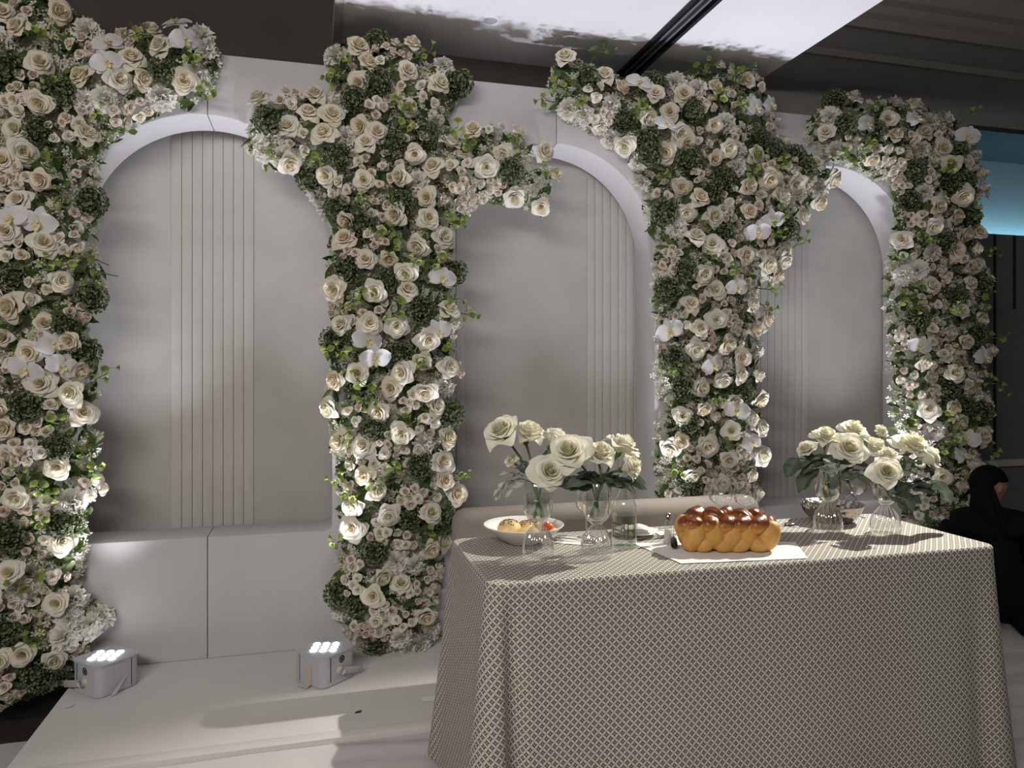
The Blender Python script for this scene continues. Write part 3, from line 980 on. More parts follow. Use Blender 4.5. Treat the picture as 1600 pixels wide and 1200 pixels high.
def uplight(x, y, rz, label, arm_side, tape):
    t = thing('uplight', label, 'stage light', (x, y, 0.0), rz, 'uplights along the backdrop')
    h = 0.092
    link('casing', bm_mesh('casing', bevelled(-h, h, -h, h, 0.004, 0.126, 0.030, 5, axis=2)), M['casing'], t)
    face = link('lamp_face', bm_mesh('lamp_face', bevelled(-h - .004, h + .004, -h - .004, h + .004, 0.126, 0.133, 0.030, 5, axis=2)), M['casing'], t)
    for i in (-1, 0, 1):
        for j in (-1, 0, 1):
            p = Vector((i * 0.041, j * 0.037, 0)); p.rotate(Matrix.Rotation(-rz - rad(12), 4, 'Z'))
            mb = MB(); mb.lathe([(0.0145, 0.133), (0.0145, 0.136), (0.012, 0.1375), (0.0004, 0.139)], 16, p.x, p.y)
            part('led_lens', mb, M['led'], face)
    # side facing the camera that carries the yoke: local -x or -y
    def side(a, out, z):                    # a along the face, out from it
        return Vector((-h - out, a, z)) if arm_side == 'x' else Vector((a, -h - out, z))
    def slab(name, a0, a1, o0, o1, z0, z1, mt):
        p, q_ = side(a0, o0, z0), side(a1, o1, z1)
        mb = MB(); mb.box(min(p.x, q_.x), max(p.x, q_.x), min(p.y, q_.y), max(p.y, q_.y), z0, z1)
        return part(name, mb, M[mt], t, smooth=False)
    sg = 1 if arm_side == 'x' else 1
    k = 0.0
    ax = [side(k, 0.0, 0.055), side(k, 0.022, 0.055)]
    mb = MB(); mb.tube(ax, [0.017, 0.015], 10); part('knob', mb, M['knob'], t)
    br = bm_mesh('bracket', bevelled(0, 0.125, -0.004, 0.004, -0.014, 0.014, 0.003, 2))
    link('bracket', br, M['bracket'], t, side(k, 0.012, 0.055), (0, rad(13), PI / 2 if arm_side == 'x' else 0))
    # round dark emblem: ring with a crossed middle
    em = MB()
    c = side(-0.004 if arm_side == 'x' else 0.012, 0.0012, 0.100)
    e1 = Vector((0, 1, 0)) if arm_side == 'x' else Vector((1, 0, 0))
    e2 = Vector((0, 0, 1))
    N = 24
    for r0, r1, off in ((0.0105, 0.0155, 0), (0.0, 0.006, 0)):
        vs = []
        for i in range(N):
            a = 2 * PI * i / N
            vs += [c + (e1 * math.cos(a) + e2 * math.sin(a)) * r0, c + (e1 * math.cos(a) + e2 * math.sin(a)) * r1]
        em.add(vs, [(2 * i, 2 * i + 1, (2 * i + 3) % (2 * N), (2 * i + 2) % (2 * N)) for i in range(N)])
    for ang in (PI / 4, 3 * PI / 4):
        d = e1 * math.cos(ang) + e2 * math.sin(ang); n = e1 * -math.sin(ang) + e2 * math.cos(ang)
        em.add([c - d * 0.012 - n * 0.0018, c + d * 0.012 - n * 0.0018, c + d * 0.012 + n * 0.0018, c - d * 0.012 + n * 0.0018], [(0, 1, 2, 3)])
    part('emblem', em, M['black'], t, smooth=False)
    # slots of the other seams, and masking tape on the second face
    slab('seam', 0.050, 0.054, -0.001, 0.0008, 0.02, 0.122, 'dark') if arm_side == 'x' else slab('seam', -0.052, -0.048, -0.001, 0.0008, 0.02, 0.122, 'dark')
    ob = 'y' if arm_side == 'x' else 'x'
    mb = MB()
    if ob == 'y':
        mb.box(0.052, 0.055, -h - 0.0008, -h + 0.001, 0.01, 0.124)
    else:
        mb.box(-h - 0.0008, -h + 0.001, 0.052, 0.055, 0.01, 0.124)
    part('seam', mb, M['dark'], t, smooth=False)
    mb = MB()
    if ob == 'x':
        w0, w1 = -0.022, 0.020
        mb.add([(-h - .0015, w0, .092), (-h - .0015, w1, .094), (-h - .0015, w1, .012), (-h - .0015, w0, .010), (-h - .034, w1 + .006, .003), (-h - .030, w0 - .004, .003)], [(0, 1, 2, 3), (3, 2, 4, 5)])
    else:
        mb.add([(-.03, -h - .0015, .095), (.012, -h - .0015, .098), (.004, -h - .0015, .05), (-.03, -h - .0015, .03)], [(0, 1, 2, 3)])
        mb.add([(.03, -h - .001, .062), (.036, -h - .001, .060), (-.03, -h - .024, .006), (-.055, -h - .02, .004)], [(0, 1, 2, 3)])
    part('tape', mb, M['tape'] if tape else M['casing'], t, smooth=False)
    for sx in (-1, 1):
        for sy in (-1, 1):
            mb = MB(); mb.lathe([(0.008, 0), (0.009, 0.005)], 10, sx * 0.06, sy * 0.06, close=True)
            part('foot', mb, M['dark'], t)
    return t


UL = ['white nine-lamp uplight at the foot of the far left flower column',
      'white nine-lamp uplight with pinkish tape left of the two-armed flower column',
      'white uplight on the stage behind the left end of the sofa',
      'white uplight on the stage behind the right end of the sofa',
      'white uplight on the stage right of the column behind the bread',
      'white uplight on the stage by the kneeling person']
for i, (ux, uy) in enumerate(UPLIGHTS):
    uplight(ux, uy, rad(46) if i == 0 else rad(41), UL[i], 'x' if i % 2 == 0 else 'y', i % 2 == 1)

# ------------------------------------------------------------------ sofa
sf = thing('sofa', 'taupe velvet sofa behind the table, only its rounded back showing', 'sofa', (1.27, 2.95, 0))
link('backrest', bm_mesh('backrest', bevelled(-0.715, 0.715, 0.0, 0.15, 0.12, 0.757, 0.058, 5)), M['velvet'], sf)
link('seat', bm_mesh('seat', bevelled(-0.70, 0.70, -0.33, 0.0, 0.26, 0.43, 0.04, 4)), M['velvet'], sf)
link('base', bm_mesh('base', bevelled(-0.69, 0.69, -0.32, 0.0, 0.09, 0.26, 0.01, 2)), M['velvet'], sf)
for sx in (-0.62, 0.62):
    for sy in (-0.28, 0.10):
        mb = MB(); mb.lathe([(0.016, 0), (0.022, 0.13)], 10, sx, sy, close=True)
        part('leg', mb, M['black'], sf)

# ------------------------------------------------------------------ table and its cloth
TX0, TX1, TY0, TY1, TZ = 0.470, 2.230, 1.990, 2.555, 0.7435
tb = thing('banquet_table', 'long banquet table hidden under the cream lattice cloth', 'table', (1.35, 2.27, 0))
mb = MB(); mb.box(TX0 - 1.24, TX1 - 1.46, TY0 - 2.16, TY1 - 2.38, 0.71, TZ - 0.004)
part('tabletop', mb, M['china'], tb, smooth=False)
for sx in (-0.7, 0.7):
    for sy in (-0.13, 0.13):
        mb = MB(); mb.tube([(sx, sy, 0.0 - 0.01), (sx, sy, 0.712)], 0.015, 8)
        part('leg', mb, M['rail'], tb)

RC = 0.035
loop = []                                    # rounded perimeter with outward normals and run length
def corner(cx, cy, a0):
    for k in range(13):
        a = a0 + k / 12 * PI / 2
        loop.append((cx + RC * math.cos(a), cy + RC * math.sin(a), math.cos(a), math.sin(a)))
def side_run(x0, y0, x1, y1, nx, ny, n):
    for k in range(1, n):
        t = k / n
        loop.append((lerp(x0, x1, t), lerp(y0, y1, t), nx, ny))
corner(TX0 + RC, TY0 + RC, PI)
side_run(TX0 + RC, TY0, TX1 - RC, TY0, 0, -1, 120)
corner(TX1 - RC, TY0 + RC, 1.5 * PI)
side_run(TX1, TY0 + RC, TX1, TY1 - RC, 1, 0, 40)
corner(TX1 - RC, TY1 - RC, 0)
side_run(TX1 - RC, TY1, TX0 + RC, TY1, 0, 1, 80)
corner(TX0 + RC, TY1 - RC, PI / 2)
side_run(TX0, TY1 - RC, TX0, TY0 + RC, -1, 0, 40)
NP = len(loop)
CORN = [Vector((TX0, TY0)), Vector((TX1, TY0)), Vector((TX1, TY1)), Vector((TX0, TY1))]


def swell(x, y, t):
    p = Vector((x, y))
    o = 0.010 + 0.050 * t ** 1.2
    for i, c in enumerate(CORN):
        d = (p - c).length
        if i == 0:
            o += t ** 0.8 * 0.030 * math.exp(-(d / 0.055) ** 2)
            if p.y < TY0 + 0.02:             # the pleat just right of the corner
                o -= t ** 0.9 * 0.090 * math.exp(-((p.x - TX0 - 0.060) / 0.020) ** 2)
        elif i == 1:
            o += t * (0.020 * math.exp(-(d / 0.05) ** 2) - 0.016 * math.exp(-((d - 0.10) / 0.04) ** 2))
        else:
            o += t * 0.03 * math.exp(-(d / 0.06) ** 2)
    o += 0.007 * t * math.sin(x * 5.2 + y * 7) + 0.004 * t * math.sin(x * 13 + 1)
    return o


verts, uvs, faces = [], [], []
NR = 44
for j in range(NR + 1):
    for (x, y, nx, ny) in loop:
        if j <= 5:                           # roll over the table edge
            a = j / 5 * PI / 2
            o, z, arc = 0.012 * math.sin(a) - 0.002, TZ - 0.012 * (1 - math.cos(a)), 0.012 * a
        else:
            t = (j - 5) / (NR - 5)
            dr = t * (TZ - 0.014)
            o = swell(x, y, t) + 0.0
            z = TZ - 0.012 - dr * 0.995
            if t > 0.97:
                z += 0.0
            arc = 0.019 + dr
        verts.append((x + nx * o, y + ny * o, max(z, 0.004)))
        uvs.append((x, TY0 - arc))
for j in range(NR):
    for k in range(NP):
        k2 = (k + 1) % NP
        faces.append((j * NP + k, (j + 1) * NP + k, (j + 1) * NP + k2, j * NP + k2))
# top: rings shrinking to the centre line
b0 = len(verts)
cx, cy = (TX0 + TX1) / 2, (TY0 + TY1) / 2
for s in (0.8, 0.5, 0.2):
    for (x, y, nx, ny) in loop:
        px_, py_ = lerp(cx, x, 0.55 + 0.45 * s) if False else cx + (x - cx) * (1 - (1 - s) * 0.32), cy + (y - cy) * s
        verts.append((px_, py_, TZ + 0.0005 * math.sin(px_ * 9)))
        uvs.append((px_, py_))
for k in range(NP):
    k2 = (k + 1) % NP
    faces.append((k, k2, b0 + k2, b0 + k))
    faces.append((b0 + k, b0 + k2, b0 + NP + k2, b0 + NP + k))
    faces.append((b0 + NP + k, b0 + NP + k2, b0 + 2 * NP + k2, b0 + 2 * NP + k))
faces.append(tuple(b0 + 2 * NP + k for k in range(NP)))
me = bpy.data.meshes.new('tablecloth')
me.from_pydata(verts, [], faces)
ul = me.uv_layers.new(name='UVMap')
lv = [0] * len(me.loops)
me.loops.foreach_get('vertex_index', lv)
ANCH, SEAM = 13 + 59, 236                     # the weave is laid out from the middle of the front, both ways round
for j in range(NR + 1):
    for step in (1, -1):
        u_, k = loop[ANCH][0], ANCH
        n_steps = SEAM - ANCH if step == 1 else NP - 1 - (SEAM - ANCH)
        for _ in range(n_steps):
            k2 = (k + step) % NP
            p_, q_ = verts[j * NP + k], verts[j * NP + k2]
            u_ += step * math.hypot(p_[0] - q_[0], p_[1] - q_[1])
            uvs[j * NP + k2] = (u_, uvs[j * NP + k2][1])
            k = k2
    uvs[j * NP + ANCH] = (loop[ANCH][0], uvs[j * NP + ANCH][1])
skirt_loops = 4 * NR * NP
flat = []
for n_, i in enumerate(lv):
    flat += list(uvs[i]) if n_ < skirt_loops else [verts[i][0], verts[i][1]]
ul.data.foreach_set('uv', flat)
bm = bmesh.new(); bm.from_mesh(me); bmesh.ops.recalc_face_normals(bm, faces=bm.faces); bm.to_mesh(me); bm.free()
me.polygons.foreach_set('use_smooth', [True] * len(me.polygons))
tag(link('tablecloth', me, M['cloth']), 'cream lattice weave tablecloth falling in folds to the floor', 'tablecloth')

TT = TZ + 0.0016                              # things stand here


# ------------------------------------------------------------------ vases
def ribs(n, amp, ztop):
    return lambda a, z: 1 + (amp * math.cos(n * a) if z < ztop else 0)


def make_vase(x, y, label):
    t = thing('glass_vase', label, 'vase', (x, y, TT), 0, 'footed glass vases on the table')
    mb = MB()
    mb.lathe([(0.047, 0), (0.0485, 0.018), (0.047, 0.045), (0.040, 0.068), (0.028, 0.086), (0.0185, 0.098), (0.016, 0.104)], 80, rib=ribs(16, 0.085, 0.09))
    part('ribbed_foot', mb, M['ribbed'], t)
    mb = MB()
    mb.lathe([(0.016, 0.104), (0.022, 0.109), (0.036, 0.121), (0.0445, 0.142), (0.047, 0.175), (0.0478, 0.236), (0.0466, 0.2375), (0.0455, 0.236), (0.0445, 0.175), (0.042, 0.144), (0.033, 0.126), (0.018, 0.116), (0.002, 0.114)], 40)
    part('bowl', mb, M['glass'], t)
    mb = MB()
    mb.lathe([(0.002, 0.116), (0.018, 0.118), (0.032, 0.128), (0.041, 0.145), (0.0435, 0.175), (0.0440, 0.196), (0.0425, 0.1955), (0.002, 0.1955)], 32)
    part('water', mb, M['water'], t)
    return t


VASES = [(0.688, 2.245), (0.868, 2.195), (1.835, 2.330), (2.006, 2.235)]
VL = ['footed glass vase in front of the white bowl of rolls', 'footed glass vase just left of the water bottle',
      'footed glass vase in front of the hammered metal bowl', 'rightmost footed glass vase, at the right end of the table']
for (vx, vy), lab in zip(VASES, VL):
    make_vase(vx, vy, lab)

TW = (0.90, 0.87, 0.70)
TROSES = [rose_mesh('head', 0.068, 27, s, o, (0.90, 0.88, 0.76), (0.87, 0.82, 0.52), pt, 10, 7, 0.42, 0.10) for s, o, pt in ((71, 1.05, 0.12), (72, 0.9, 0.16), (73, 1.1, 0.10), (74, 0.75, 0.14))]
for me in TROSES:
    me.materials.append(M['petal'])


def leaf_mesh(name, L, W, lobes, col, col2, curl, seed, deep=0.35):
    q = random.Random(seed)
    mb = MB()
    n = 28
    vs, cs, fs = [], [], []
    for i in range(n + 1):
        t = i / n
        w = W * math.sin(PI * min(1, 0.06 + 0.94 * t) ** 0.85) ** 0.9 if t < 1 else 0
        if lobes:
            w *= 1 - deep + deep * abs(math.cos(t * PI * lobes)) ** 0.6 * 1.4
        x = L * t
        z = -curl * L * t * t
        for s_ in (-1, -0.5, 0, 0.5, 1):
            vs.append((x + 0.10 * L * abs(s_) * math.sin(PI * t), s_ * w, z + 0.25 * w * abs(s_) + 0.004 * math.sin(t * 14 + s_)))
            cs.append(mixc(col2, col, abs(s_) * 1.6) if s_ else col2)
    for i in range(n):
        for k in range(4):
            a = i * 5 + k
            fs.append((a, a + 1, a + 6, a + 5))
    mb.add(vs, fs, cs)
    me = mb.mesh(name)
    me.materials.append(M['leaf'])
    return me


SILVER = [leaf_mesh('leaf', 0.085, 0.026, 4, (0.60, 0.63, 0.58), (0.68, 0.70, 0.66), 0.3, 1), leaf_mesh('leaf', 0.105, 0.020, 5, (0.48, 0.51, 0.46), (0.58, 0.61, 0.55), 0.45, 2, 0.5)]
DARK = [leaf_mesh('leaf', 0.095, 0.030, 0, (0.075, 0.10, 0.075), (0.14, 0.18, 0.13), 0.25, 3), leaf_mesh('leaf', 0.11, 0.036, 8, (0.12, 0.15, 0.12), (0.19, 0.23, 0.18), 0.4, 4, 0.10)]


def orient(v, roll=0.0):
    return Vector(v).normalized().to_track_quat('X', 'Z') @ Quaternion((1, 0, 0), roll)


def stem_path(vi, head, fan):
    vx, vy = VASES[vi]
    foot = Vector((vx - fan[0], vy - fan[1], TT + 0.122))
    neck = Vector((vx + fan[0] * 0.9, vy + fan[1] * 0.9, TT + 0.236))
    mid = neck.lerp(head, 0.5) + Vector((0, 0, 0.012))
    return [foot, foot.lerp(neck, 0.5), neck, mid, head]


def table_rose(vi, px, py, dy, face, mesh_i, label, scale=1.0, leaves=()):
    """a cut rose standing in vase vi; its head seen at photo pixel px, py"""
    q = random.Random(px * 7 + py)
    h = at(px, py, VASES[vi][1] + dy)
    t = thing('white_rose', label, 'rose', h, 0, 'cut roses in the table vases')
    n = Vector(face).normalized()
    o = link('head', TROSES[mesh_i], None, t, (0, 0, 0), n.to_track_quat('Z', 'Y') @ Quaternion((0, 0, 1), q.uniform(0, 6)))
    o.scale = (scale,) * 3
    ang = q.uniform(0, 6)
    r_ = q.uniform(0.008, 0.022)
    fan = (math.copysign(r_, px - (842, 936, 1299, 1397)[vi]), q.uniform(-0.016, 0.016))
    base = h - n * 0.028 * scale
    pts = stem_path(vi, base, fan)
    pts = [p - h for p in pts]
    mb = MB(); mb.tube(pts, [0.0042, 0.0042, 0.0040, 0.0038, 0.0046], 7)
    part('stem', mb, M['stem'], t)
    for (f, yaw, pitch) in leaves:
        p = pts[2].lerp(pts[4], f)
        v = Vector((math.cos(yaw), math.sin(yaw), pitch))
        link('leaf', q.choice(DARK), None, t, p, orient(v, q.uniform(-0.4, 0.4)))
    return t


FR = (0.0, -1, 0.5)
table_rose(0, 786, 676, 0.00, (-0.55, -0.45, 0.75), 0, 'wide open white rose leaning farthest left in the leftmost vase', 1.0)
table_rose(0, 825, 680, 0.03, (0.15, -0.45, 0.95), 1, 'white rose topping the leftmost vase, second from the left', 1.0, ((0.3, 0.2, 0.3), (0.1, -0.6, 0.4)))
table_rose(0, 865, 690, 0.05, (0.5, 0.1, 0.8), 3, 'white rose seen partly behind others, right at the back of the leftmost vase', 1.0, ((0.2, 0.9, 0.5),))
table_rose(0, 858, 738, -0.05, (0.0, -0.95, 0.45), 2, 'lowest white rose facing the viewer over the rim of the leftmost vase', 0.92)
table_rose(0, 802, 722, 0.03, (-0.6, -0.3, 0.7), 3, 'small white rose bud tucked low on the left of the leftmost vase', 0.55)
table_rose(1, 889, 708, 0.0, (-0.35, -0.75, 0.7), 2, 'large white rose on the left of the vase beside the water bottle', 1.05, ((0.0, 3.6, 0.3),))
table_rose(1, 938, 712, 0.0, (0.0, -0.6, 0.85), 1, 'upright white rose in the middle of the vase beside the water bottle', 0.95, ((0.0, -1.2, 0.2), (0.1, 3.4, 0.4)))
table_rose(1, 972, 700, 0.05, (0.5, -0.2, 0.9), 0, 'topmost white rose on the right above the water bottle', 0.95, ((0.0, 0.1, 0.1),))
table_rose(1, 980, 730, -0.01, (0.65, -0.7, 0.45), 3, 'low white rose leaning right just above the bottle cap', 0.95, ((0.0, -0.3, 0.05),))
table_rose(2, 1262, 704, -0.01, (-0.75, -0.3, 0.7), 3, 'half closed cream rose farthest left in the vase before the metal bowl', 0.8)
table_rose(2, 1290, 684, 0.02, (-0.1, -0.3, 1.0), 0, 'open white rose second from the left in the vase before the metal bowl', 0.88)
table_rose(2, 1333, 676, 0.05, (0.1, -0.4, 0.9), 2, 'tall white rose at the back centre of the right hand pair of vases', 0.95)
table_rose(2, 1324, 702, -0.03, (-0.25, -0.9, 0.5), 0, 'big white rose facing front in the vase before the metal bowl', 1.05)
table_rose(2, 1364, 700, 0.0, (0.4, -0.7, 0.6), 1, 'white rose right of the big one in the vase before the metal bowl', 0.9)
table_rose(2, 1374, 676, 0.06, (0.3, -0.7, 0.7), 3, 'small ruffled white rose at the back between the two right hand vases', 0.66)
table_rose(3, 1384, 738, -0.05, (-0.45, -0.9, 0.35), 1, 'large pale rose facing left at the front of the rightmost vase', 1.02)
table_rose(3, 1387, 716, 0.0, (-0.1, -0.3, 1.0), 3, 'white rose rising just behind the pale left-facing one in the rightmost vase', 0.85)
table_rose(3, 1424, 698, 0.03, (0.05, -0.45, 0.9), 2, 'tall wide white rose at the top of the rightmost vase', 1.08)
table_rose(3, 1446, 716, 0.0, (0.7, -0.35, 0.6), 0, 'white rose leaning farthest right in the rightmost vase', 1.0)


def sprig(vi, label, leaves, meshes, cat='foliage sprig'):
    """a cut sprig in vase vi; leaves = (base px, base py, tip px, tip py, dy)"""
    vx, vy = VASES[vi]
    q = random.Random(int(leaves[0][0]))
    root = Vector((vx, vy, TT + 0.2))
    t = thing('foliage_sprig', label, cat, root, 0, 'leafy sprigs in the table vases')
    far = max((at(l[0], l[1], vy + l[4]) for l in leaves), key=lambda p: (p - root).length)
    s = math.copysign(0.018, far.x - root.x)
    pts = [Vector((-s, 0.01, -0.075)), Vector((s, 0.008, 0.036)), (Vector((s, 0.008, 0.036)) + far - root) * 0.5 + Vector((0, 0, 0.01)), far - root]
    mb = MB(); mb.tube(pts, [0.0026, 0.0026, 0.0022, 0.0012], 6)
    part('stem', mb, M['stem'], t)
    for bx, by, tx, ty, dy in leaves:
        a, b = at(bx, by, vy + dy), at(tx, ty, vy + dy - 0.015)
        v = b - a
        me = q.choice(meshes)
        o = link('leaf', me, None, t, a - root, orient(v, q.uniform(-0.7, 0.7)))
        L = max(p.co.x for p in me.vertices)
        k = v.length / L
        o.scale = (k, min(1.3, 0.5 + 0.5 * k), k)
    return t


sprig(0, 'silvery lobed leaf sprig hanging left of the leftmost vase', [(818, 745, 782, 728, .0), (815, 750, 766, 757, .0), (795, 752, 768, 778, -.01), (812, 740, 790, 745, .01), (822, 755, 785, 765, -.02), (826, 735, 800, 722, .01)], SILVER)
sprig(0, 'dark green leaf sprig between the roses of the leftmost vase', [(835, 755, 848, 700, .0), (838, 757, 826, 712, .01), (832, 750, 815, 722, .0), (850, 755, 872, 742, -.02), (845, 760, 858, 715, .02)], DARK)
sprig(1, 'dark grey leaf sprig left of the vase beside the bottle', [(925, 760, 884, 755, -.02), (928, 755, 900, 735, .0), (920, 762, 880, 748, .01), (930, 758, 912, 732, -.01), (934, 756, 928, 736, -.02)], DARK)
sprig(1, 'grey green leaf sprig pointing right over the bottle', [(950, 756, 1012, 752, .0), (948, 758, 985, 748, -.01), (945, 752, 965, 738, .0), (975, 752, 1008, 746, .01), (942, 756, 950, 732, -.02)], DARK + SILVER[1:])
sprig(2, 'large dark leaf sprig drooping at the left of the hammered bowl vase', [(1285, 720, 1246, 716, -.02), (1245, 716, 1228, 742, -.02), (1278, 728, 1244, 762, -.03), (1290, 728, 1262, 706, .0), (1282, 722, 1255, 728, -.03), (1295, 735, 1278, 700, .0)], DARK)
sprig(2, 'silver grey leaf sprig in the middle of the hammered bowl vase', [(1295, 735, 1268, 722, -.04), (1300, 738, 1292, 712, -.04), (1305, 742, 1330, 718, -.03), (1308, 748, 1340, 735, -.03), (1318, 742, 1352, 728, -.02), (1300, 745, 1286, 725, -.045), (1315, 748, 1338, 760, -.03)], SILVER + DARK[1:])
sprig(2, 'dark leaf sprig between the two right hand vases', [(1315, 735, 1352, 715, .0), (1320, 742, 1362, 732, .0), (1340, 740, 1366, 752, -.01), (1312, 740, 1334, 712, .02), (1348, 738, 1368, 742, .0)], DARK)
sprig(3, 'grey green leaf sprig arching to the right from the rightmost vase', [(1408, 768, 1448, 746, -.03), (1415, 765, 1470, 752, -.02), (1420, 758, 1452, 742, .0), (1455, 750, 1490, 780, -.01), (1425, 764, 1465, 762, -.03)], DARK)
sprig(3, 'broad dark leaf sprig hanging over the rim of the rightmost vase', [(1395, 772, 1440, 778, -.05), (1388, 775, 1420, 795, -.05), (1402, 770, 1432, 788, -.04), (1384, 768, 1372, 745, -.02), (1400, 768, 1424, 752, -.03)], DARK)

# ------------------------------------------------------------------ bottle with lettering
bt = thing('water_bottle', 'clear glass water bottle with bronze capital letters', 'bottle', (1.004, 2.29, TT))
mb = MB()
mb.lathe([(0.002, 0.003), (0.034, 0.002), (0.0395, 0.0), (0.042, 0.005), (0.042, 0.118), (0.0405, 0.135), (0.034, 0.157), (0.022, 0.180), (0.0165, 0.190), (0.0155, 0.196)], 40)
part('body', mb, M['bottle'], bt)
mb = MB(); mb.lathe([(0.0005, 0.008), (0.037, 0.008), (0.0385, 0.014), (0.0385, 0.108), (0.0005, 0.108)], 32)
part('water', mb, M['water'], bt)
mb = MB(); mb.lathe([(0.0162, 0.196), (0.0170, 0.197), (0.0170, 0.205), (0.0162, 0.206), (0.0172, 0.208), (0.0172, 0.226), (0.0155, 0.229), (0.0005, 0.229)], 28)
part('cap', mb, M['rail'], bt)
lb = MB()
lb.grid(lambda u, v: (0.0423 * math.sin(lerp(-1.85, 1.15, u)), -0.0423 * math.cos(lerp(-1.85, 1.15, u)), lerp(0.030, 0.108, v)), 24, 1)
part('label_band', lb, glass_mat('frosted_band', (0.80, 0.83, 0.80), 0.10, 0.25, 2.0), bt)
STROKES = {'E': [((0, 0), (0, 1)), ((0, 0), (.62, 0)), ((0, .52), (.5, .52)), ((0, 1), (.62, 1))],
           'I': [((.12, 0), (.12, 1))],
           'R': [((0, 0), (0, 1)), ((0, 1), (.45, 1)), ((.45, 1), (.62, .87)), ((.62, .87), (.62, .65)), ((.62, .65), (.45, .52)), ((.45, .52), (0, .52)), ((.28, .52), (.66, 0))],
           'A': [((0, 0), (.36, 1)), ((.36, 1), (.72, 0)), ((.14, .36), (.58, .36))]}
lt = MB()
RB, LH = 0.0428, 0.044
a_off = -0.41                                  # turned to the guests' side; the last letter goes round the right edge
for ch, a0 in (('E', -1.06), ('I', -0.14), ('R', 0.30), ('A', 1.24)):
    for (x0, z0), (x1, z1) in STROKES[ch]:
        d = Vector((x1 - x0, z1 - z0)).normalized()
        nrm = Vector((-d.y, d.x)) * 0.042
        n = 5
        vs, fs = [], []
        for i in range(n + 1):
            for sgn in (-1, 1):
                p = Vector((lerp(x0, x1, i / n), lerp(z0, z1, i / n))) + nrm * sgn + d * (0.05 * (1 if i == n else (-1 if i == 0 else 0)))
                an = a0 + a_off + p.x * LH / RB
                vs.append((RB * math.sin(an), -RB * math.cos(an), 0.040 + p.y * LH))
        for i in range(n):
            fs.append((2 * i, 2 * i + 2, 2 * i + 3, 2 * i + 1))
        lt.add(vs, fs)
part('lettering', lt, M['gold'], bt, smooth=False)

# ------------------------------------------------------------------ challah
def eval_mesh(o, name):
    dg = bpy.context.evaluated_depsgraph_get()
    me = bpy.data.meshes.new_from_object(o.evaluated_get(dg))
    me.name = name
    bpy.data.objects.remove(o)
    return me


ch = thing('challah_loaf', 'glossy golden brown braided bread loaf on a white napkin', 'bread', (1.318, 2.172, TT + 0.003), rad(-15))
q = random.Random(5)
mb = MB()
for i in range(7):
    mb.ball((-0.112 + i * 0.0373, 0, 0.046), 0.060, 14, 10, (0.72, 0.95, 0.86))
mb.v = [(x, y, max(z, 0.0)) for x, y, z in mb.v]
part('loaf_core', mb, M['crumb'], ch)
SIDE = []
for sy in (-1, 1):                              # pan-baked strand ends bulging from the sides
    for i in range(5):
        SIDE.append((-0.118 + i * 0.059 + q.uniform(-.007, .007), sy * 0.040, 0.050 + 0.010 * (i % 2), q.uniform(0.033, 0.039), (1.0, 0.85, 1.45), sy * (0.30 if i % 2 else -0.45)))
    for i in range(4):
        SIDE.append((-0.088 + i * 0.060 + q.uniform(-.006, .006), sy * 0.045, 0.024, q.uniform(0.027, 0.031), (1.25, 0.85, 0.95), sy * (-0.5 if i % 2 else 0.4)))
for sx in (-1, 1):
    SIDE.append((sx * 0.134, 0.012, 0.048, 0.036, (0.7, 1.25, 1.2), 0.0))
    SIDE.append((sx * 0.130, -0.026, 0.030, 0.032, (0.8, 0.95, 1.0), 0.2))
for (x, y, z, r, sc, tilt) in SIDE:
    mb = MB(); mb.ball((0, 0, 0), r, 20, 16, sc, Matrix.Rotation(tilt, 3, 'Y'))
    ph = q.uniform(0, 6)
    out = []
    for p in mb.v:
        k = 1 + 0.035 * math.sin(p[0] * 120 + ph) * math.sin(p[2] * 100 + ph)
        px_, py_, pz_ = p[0] * k, p[1] * k, p[2] * k
        yy = y + py_
        lim = 0.064 + 0.010 * min(1, (pz_ + z) / 0.08)
        yy = math.copysign(min(abs(yy), lim + 0.15 * max(0, abs(yy) - lim)), yy)
        out.append((px_, yy - y, max(pz_ + z, 0.0) - z))
    mb.v = out
    part('side_strand', mb, M['crumb'], ch, loc=(x, y, z))
# braid: overlapping fat strands crossing the top in three rows
BR = []
for i in range(5):
    BR.append((-0.112 + i * 0.052, -0.038, 0.086, 0.62, -0.35))
    BR.append((-0.100 + i * 0.052, 0.040, 0.088, -0.62, 0.35))
for i in range(5):
    BR.append((-0.098 + i * 0.049, 0.002 + 0.008 * (-1) ** i, 0.112 - 0.004 * abs(i - 1.5), 0.75 * (-1) ** i, 0.0))
BR += [(0.136, -0.010, 0.080, 1.2, 0.2), (-0.134, 0.005, 0.078, 1.3, 0.1)]
for (x, y, z, yaw, roll) in BR:
    mb = MB()
    rot = Matrix.Rotation(yaw, 3, 'Z') @ Matrix.Rotation(roll, 3, 'X') @ Matrix.Rotation(q.uniform(-.2, .2), 3, 'Y')
    mb.ball((0, 0, 0), 0.036 * q.uniform(0.9, 1.12), 22, 16, (1.22, 0.80, 0.76), rot)
    ph = q.uniform(0, 6)
    nv = []
    for p in mb.v:
        p = Vector(p)
        k = 1 + 0.08 * math.sin(p.x * 95 + ph) * math.sin(p.y * 90 + ph) + 0.035 * math.sin((p.x + p.y) * 230 + ph)
        nv.append(tuple(p * k))
    mb.v = nv
    part('braid_strand', mb, M['crust'], ch, loc=(x, y, z))

